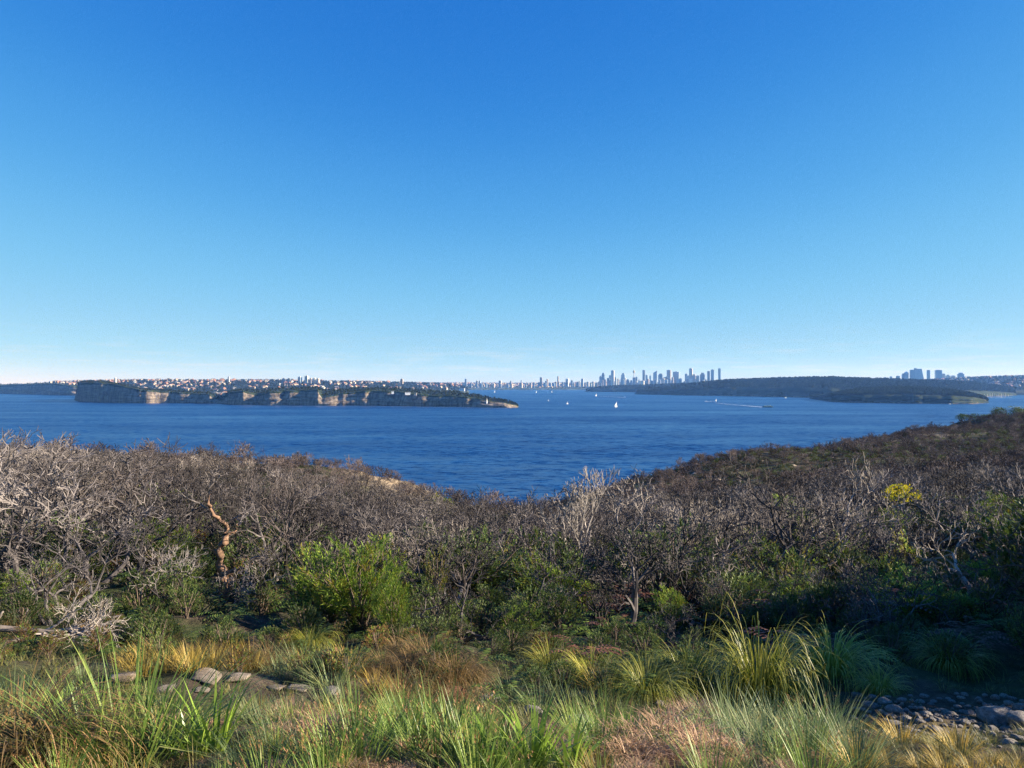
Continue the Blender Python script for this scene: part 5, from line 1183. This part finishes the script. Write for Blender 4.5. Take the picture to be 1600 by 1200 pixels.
for a, b, t, mt, cr_, lb in ((476.5, 482, 587.6, 'conc_pale', 'flat', 'tall white apartment block on the suburb ridge'), (466, 471.5, 589, 'glass_blue', 'flat', 'bluish block just left of the tall white one on the ridge'), (441, 447, 591.5, 'glass_dark', 'flat', 'leftmost dark block of the cluster on the ridge'), (449, 454.5, 591, 'glass_dark', 'step', 'dark stepped block in the cluster on the ridge'), (484, 488, 591.5, 'conc_tan', 'flat', 'tan block just right of the tall white one on the ridge'), (489.5, 493.5, 591, 'conc_pale', 'flat', 'pale block, second right of the tall white one'), (495, 499.5, 591.8, 'conc_tan', 'flat', 'rightmost tan block of the cluster on the ridge'), (625.8, 630, 592.5, 'conc_tan', 'flat', 'lone tan block on the ridge above the white headland buildings'), (179, 182, 590.8, 'conc_pale', 'flat', 'white tower beside the conifers on the left skyline'), (356, 358.8, 588.3, 'conc_pale', 'step', 'slim pale tower alone on the left skyline'), (92, 99, 596.5, 'conc_pale', 'flat', 'pale block on the distant coast at left')):
    tower(a, b, t, D2 if a > 100 else 5700, mt, lb, cr_, 600)
D3 = 9000.0
for a, b, t, mt, cr_, lb in ((1409, 1413.5, 583.5, 'glass_dark', 'step', 'stepped block at the left of the northern tower cluster'), (1412.5, 1419.5, 580.5, 'glass_blue', 'peak', 'peaked blue block in the northern tower cluster'), (1421.5, 1429, 578, 'glass_blue', 'flat', 'blue glass tower left of the sloping white-sided one'), (1427, 1433, 575.2, 'glass_blue', 'step', 'tallest stepped tower of the northern cluster'), (1432.5, 1442, 576.3, 'glass_blue', 'lean', 'sloping-sided tower with bright right face in the northern cluster'), (1448, 1453, 578.5, 'glass_blue', 'flat', 'narrow blue tower right of the sloping-sided one'), (1461.2, 1471.2, 578.4, 'glass_blue', 'flat', 'broad blue tower standing apart in the northern cluster'), (1472.5, 1476.5, 584, 'conc_tan', 'flat', 'tan block hugging the broad blue tower'), (1478, 1484, 585.5, 'conc_pale', 'step', 'low pale block right of the broad blue tower'), (1496.3, 1505.5, 582.3, 'glass_dark', 'step', 'dark block at the right end of the northern cluster'), (1390, 1394, 588.5, 'conc_pale', 'flat', 'white block left of the northern cluster'), (1381, 1384.5, 589.5, 'conc_tan', 'flat', 'small tan block furthest left of the northern cluster'), (1509, 1517, 588.5, 'conc_tan', 'flat', 'low reddish block right of the northern cluster'), (1400, 1406, 587.5, 'glass_blue', 'flat', 'low blue block next to the stepped block at left of the cluster'), (1486, 1492, 587, 'conc_tan', 'flat', 'low tan block between the pale and the dark end block')):
    tower(a, b, t, D3, mt, lb, cr_, 598)

# ------------------------------------------------------------------ boats
def sea(px, py):
    d = EYE*FPX/(py-600.0); return ((px-800)/FPX*d, d, 0.0)
def hull(m, L, B, H, mat_=0):
    n = 8; b = len(m.v)
    for i in range(n+1):
        t = i/n; w = B/2*(1-max(0, (t-0.45)/0.55)**2.2)*(0.82+0.18*min(1, t*4)); x = -L/2+L*t; sh = H*(1+0.25*t*t)
        m.v += [(x, -w, sh), (x*0.96, -w*0.55, -0.3), (x*0.96, w*0.55, -0.3), (x, w, sh)]
    for i in range(n):
        for q in range(4):
            a = b+4*i+q; c = b+4*i+(q+1) % 4; m.f.append((a, c, c+4, a+4)); m.m.append(mat_)
    m.f.append((b, b+1, b+2, b+3)); m.m.append(mat_)
def yacht(px, py, mast_px, label, heading=0.3, sails=True, group=None, heel=0.12):
    p = sea(px, py); k = p[1]/FPX; Hm = mast_px*k; L = Hm*0.75
    r_ = place('sailing_boat' if sails else 'moored_yacht', [], p, heading, 1, label, 'boat', group, (heel if sails else 0, 0))
    m = MB(); hull(m, L, L*0.27, L*0.09); link('hull', m.mesh('hull', [M['white']]), r_)
    m = MB(); m.box(-L*0.2, L*0.12, -L*0.07, L*0.07, L*0.09, L*0.135, 0); link('cabin', m.mesh('cabin', [M['white']]), r_)
    m = MB(); m.tube([(L*0.08, 0, 0.2), (L*0.08, 0, Hm)], [max(0.12, k*0.22), max(0.08, k*0.16)], 5); link('mast', m.mesh('mast', [M['mast']]), r_)
    if sails:
        m = MB()
        for e in (0, 1):
            o = 0.05*e; b = len(m.v); m.v += [(L*0.05, o, L*0.17), (-L*0.42, o+L*0.12, L*0.18), (L*0.06, o, Hm*0.97), (-L*0.2, o+L*0.10, Hm*0.5)]
            m.f += [(b, b+1, b+3), (b, b+3, b+2)]; m.m += [0, 0]
        link('mainsail', m.mesh('mainsail', [M['sail']]), r_)
        m = MB(); b = 0; m.v += [(L*0.5, 0, L*0.12), (L*0.02, L*0.12, L*0.16), (L*0.1, 0, Hm*0.82), (L*0.15, L*0.1, Hm*0.4)]; m.f += [(0, 1, 3), (0, 3, 2)]; m.m += [0, 0]
        link('jib', m.mesh('jib', [M['sail']]), r_)
    return r_
yacht(962.5, 636, 8.4, 'nearest sailing yacht with tall white sail in mid harbour', 0.8)
yacht(931.5, 619, 4.2, 'small sailing yacht near the long wake before the wooded point', 0.9)
yacht(886.5, 631.5, 4.5, 'faint small sailing yacht left of the nearest one', 0.6)
yacht(856.5, 626.5, 3.2, 'tiny sailing yacht just off the headland tip', 0.3)
yacht(1119, 627, 4.0, 'sailing yacht beside a motor launch before the dark hill', 0.9)
yacht(838, 613.5, 3.0, 'distant yacht above the headland tip, left of a pair', 0.8)
yacht(862, 613, 3.0, 'distant yacht above the headland tip, right of a pair', 0.5)
yacht(773, 613, 2.8, 'distant yacht between the waterfront and the headland tip', 0.8)
for i, px in enumerate((1538, 1543, 1547.5, 1551, 1554, 1558, 1561, 1564.5, 1568, 1571.5, 1576, 1579)):
    yacht(px, 620.5+0.5*(i % 3), rw.uniform(4.5, 7.0), 'moored bare-masted yacht in the cove behind the right headland', rw.uniform(0, 3), False, 'moored yachts in the cove')
def launch(px, py, Lpx, label, heading):
    p = sea(px, py); L = Lpx*p[1]/FPX; r_ = place('motor_launch', [], p, heading, 1, label, 'boat')
    m = MB(); hull(m, L, L*0.32, L*0.13); link('hull', m.mesh('hull', [M['white']]), r_)
    m = MB(); m.box(-L*0.22, L*0.15, -L*0.11, L*0.11, L*0.13, L*0.27, 0, L*0.03, L*0.01); cb = link('cabin', m.mesh('cabin', [M['white']]), r_)
    m = MB(); m.box(-L*0.18, L*0.10, -L*0.113, L*0.113, L*0.18, L*0.235, 0); link('window', m.mesh('window', [M['dark_glass']]), cb)
launch(1103.5, 627.2, 4.5, 'white motor launch left of the yacht before the dark hill', 3.0)
launch(1227, 621.8, 4.2, 'white cruiser close under the dark wooded hill', 0.2)
launch(1484, 631.6, 4.0, 'small white boat at the waterline of the right headland', 0.2)
launch(976, 620.6, 2.8, 'tiny speedboat at the right end of the long wake', -0.1)
# ferry
p = sea(1199.5, 636.5); k = p[1]/FPX; Lf = 16*k
fy = place('ferry', [], p, -0.12, 1, 'double-ended green and cream ferry trailing a white wake', 'ferry')
m = MB(); b = 0; n_ = 12
for i in range(n_+1):
    t = i/n_; e = abs(2*t-1); w = Lf*0.095*(1-e**4)+0.15; x = -Lf/2+Lf*t; m.v += [(x, -w, Lf*0.075+Lf*0.02*e**3), (x*0.97, -w*0.6, -0.5), (x*0.97, w*0.6, -0.5), (x, w, Lf*0.075+Lf*0.02*e**3)]
for i in range(n_):
    for q in range(4): a = 4*i+q; c = 4*i+(q+1) % 4; m.f.append((a, c, c+4, a+4)); m.m.append(0)
link('hull', m.mesh('hull', [M['ferry_green']]), fy)
m = MB(); m.box(-Lf*0.38, Lf*0.38, -Lf*0.085, Lf*0.085, Lf*0.077, Lf*0.125, 0); dk = link('lower_deck', m.mesh('lower_deck', [M['ferry_cream']]), fy)
for i in range(9):
    m = MB(); x = -Lf*0.35+i*Lf*0.078
    for sg in (-1, 1): m.box(x, x+Lf*0.05, sg*Lf*0.085-0.05, sg*Lf*0.085+0.05, Lf*0.09, Lf*0.112, 0)
    link('window', m.mesh('window', [M['dark_glass']]), dk)
m = MB(); m.box(-Lf*0.33, Lf*0.33, -Lf*0.078, Lf*0.078, Lf*0.127, Lf*0.165, 0); link('upper_deck', m.mesh('upper_deck', [M['ferry_cream']]), fy)
for sg in (-1, 1):
    m = MB(); m.box(sg*Lf*0.25-Lf*0.03, sg*Lf*0.25+Lf*0.03, -Lf*0.04, Lf*0.04, Lf*0.167, Lf*0.205, 0); link('wheelhouse', m.mesh('wheelhouse', [M['ferry_cream']]), fy)
m = MB(); m.tube([(0, 0, Lf*0.165), (0, 0, Lf*0.235)], [Lf*0.022, Lf*0.02], 10); link('funnel', m.mesh('funnel', [M['ferry_green']]), fy)

# wakes: broken foam lying on the water
def wake(pts, w0, w1, label, seed):
    r_ = random.Random(seed); m = MB(); P3 = [sea(*q) for q in pts]
    for i in range(len(P3)-1):
        a, c = P3[i], P3[i+1]; n_ = 26
        for k in range(n_):
            t0 = (i+k/n_)/(len(P3)-1); t = k/n_; q = tuple(a[j]+(c[j]-a[j])*t for j in range(3)); L = math.hypot(c[0]-a[0], c[1]-a[1])/n_; ww = w0+(w1-w0)*t0
            if r_.random() < 0.25*t0+0.1: continue
            dx, dy = (c[0]-a[0])/(L*n_), (c[1]-a[1])/(L*n_); nx, ny = -dy, dx; b = len(m.v); j1, j2 = r_.uniform(-.3, .3)*ww, r_.uniform(0.4, 1.1)*ww
            l2 = L*r_.uniform(0.7, 1.25)
            m.v += [(q[0]+nx*(j1-j2), q[1]+ny*(j1-j2), 0.25), (q[0]+dx*l2+nx*(j1-j2*.8), q[1]+dy*l2+ny*(j1-j2*.8), 0.25+0.02*r_.random()), (q[0]+dx*l2+nx*(j1+j2*.8), q[1]+dy*l2+ny*(j1+j2*.8), 0.25+0.02*r_.random()), (q[0]+nx*(j1+j2), q[1]+ny*(j1+j2), 0.25)]
            m.f.append((b, b+1, b+2, b+3)); m.m.append(0)
    tag(link('wake_foam', m.mesh('wake_foam', [M['foam']])), label, kind='stuff')
wake([(1191, 636.2), (1165, 634), (1140, 632), (1118, 629.5)], 7.0, 3.0, 'white wake trailing behind the ferry', 1)
wake([(975, 621), (955, 620), (934, 619)], 7.0, 4.0, 'long white wake before the wooded point', 2)
wake([(1117, 626.8), (1104, 627.6), (1101, 626.9)], 6.0, 4.0, 'foam around the launch and yacht', 3)
wake([(952, 615.0), (972, 614.6)], 3.0, 1.5, 'thin foam line under the wooded point', 4)
wake([(765, 638), (778, 638.4), (790, 638.2), (808, 637.6)], 2.5, 2.0, 'surf breaking on the headland tip', 5)
wake([(365, 634.2), (430, 634.6), (500, 635.2), (600, 635.3), (660, 636.3), (720, 637.3), (765, 638.2)], 2.2, 2.6, 'thin surf line along the foot of the headland cliffs', 7)
wake([(1545, 630.6), (1535, 631), (1518, 632)], 2.5, 1.5, 'surf at the foot of the right headland', 6)

# ------------------------------------------------------------------ the air
hz = MB()
x0, x1, y0, y1, z0, z1 = -16000, 16000, -900, 15200, -90, 345
hz.v = [(x0, y0, z0), (x1, y0, z0), (x1, y1, z0), (x0, y1, z0), (x0, y0, z1), (x1, y0, z1), (x1, y1, z1), (x0, y1, z1)]
hz.f = [(0, 3, 2, 1), (4, 5, 6, 7), (0, 1, 5, 4), (1, 2, 6, 5), (2, 3, 7, 6), (3, 0, 4, 7)]; hz.m = [0]*6
hm = bpy.data.materials.new('haze'); hm.use_nodes = True; hm.node_tree.nodes.remove(hm.node_tree.nodes['Principled BSDF'])
pv = hm.node_tree.nodes.new('ShaderNodeVolumePrincipled'); pv.inputs['Color'].default_value = (0.16, 0.40, 1.0, 1); pv.inputs['Density'].default_value = 4.2e-5; pv.inputs['Absorption Color'].default_value = (1, 1, 1, 1); pv.inputs['Anisotropy'].default_value = 0.1
hm.node_tree.links.new(pv.outputs[0], hm.node_tree.nodes['Material Output'].inputs['Volume'])
haze = link('haze', hz.mesh('haze', [hm])); tag(haze, 'thin blue sea haze', kind='stuff')
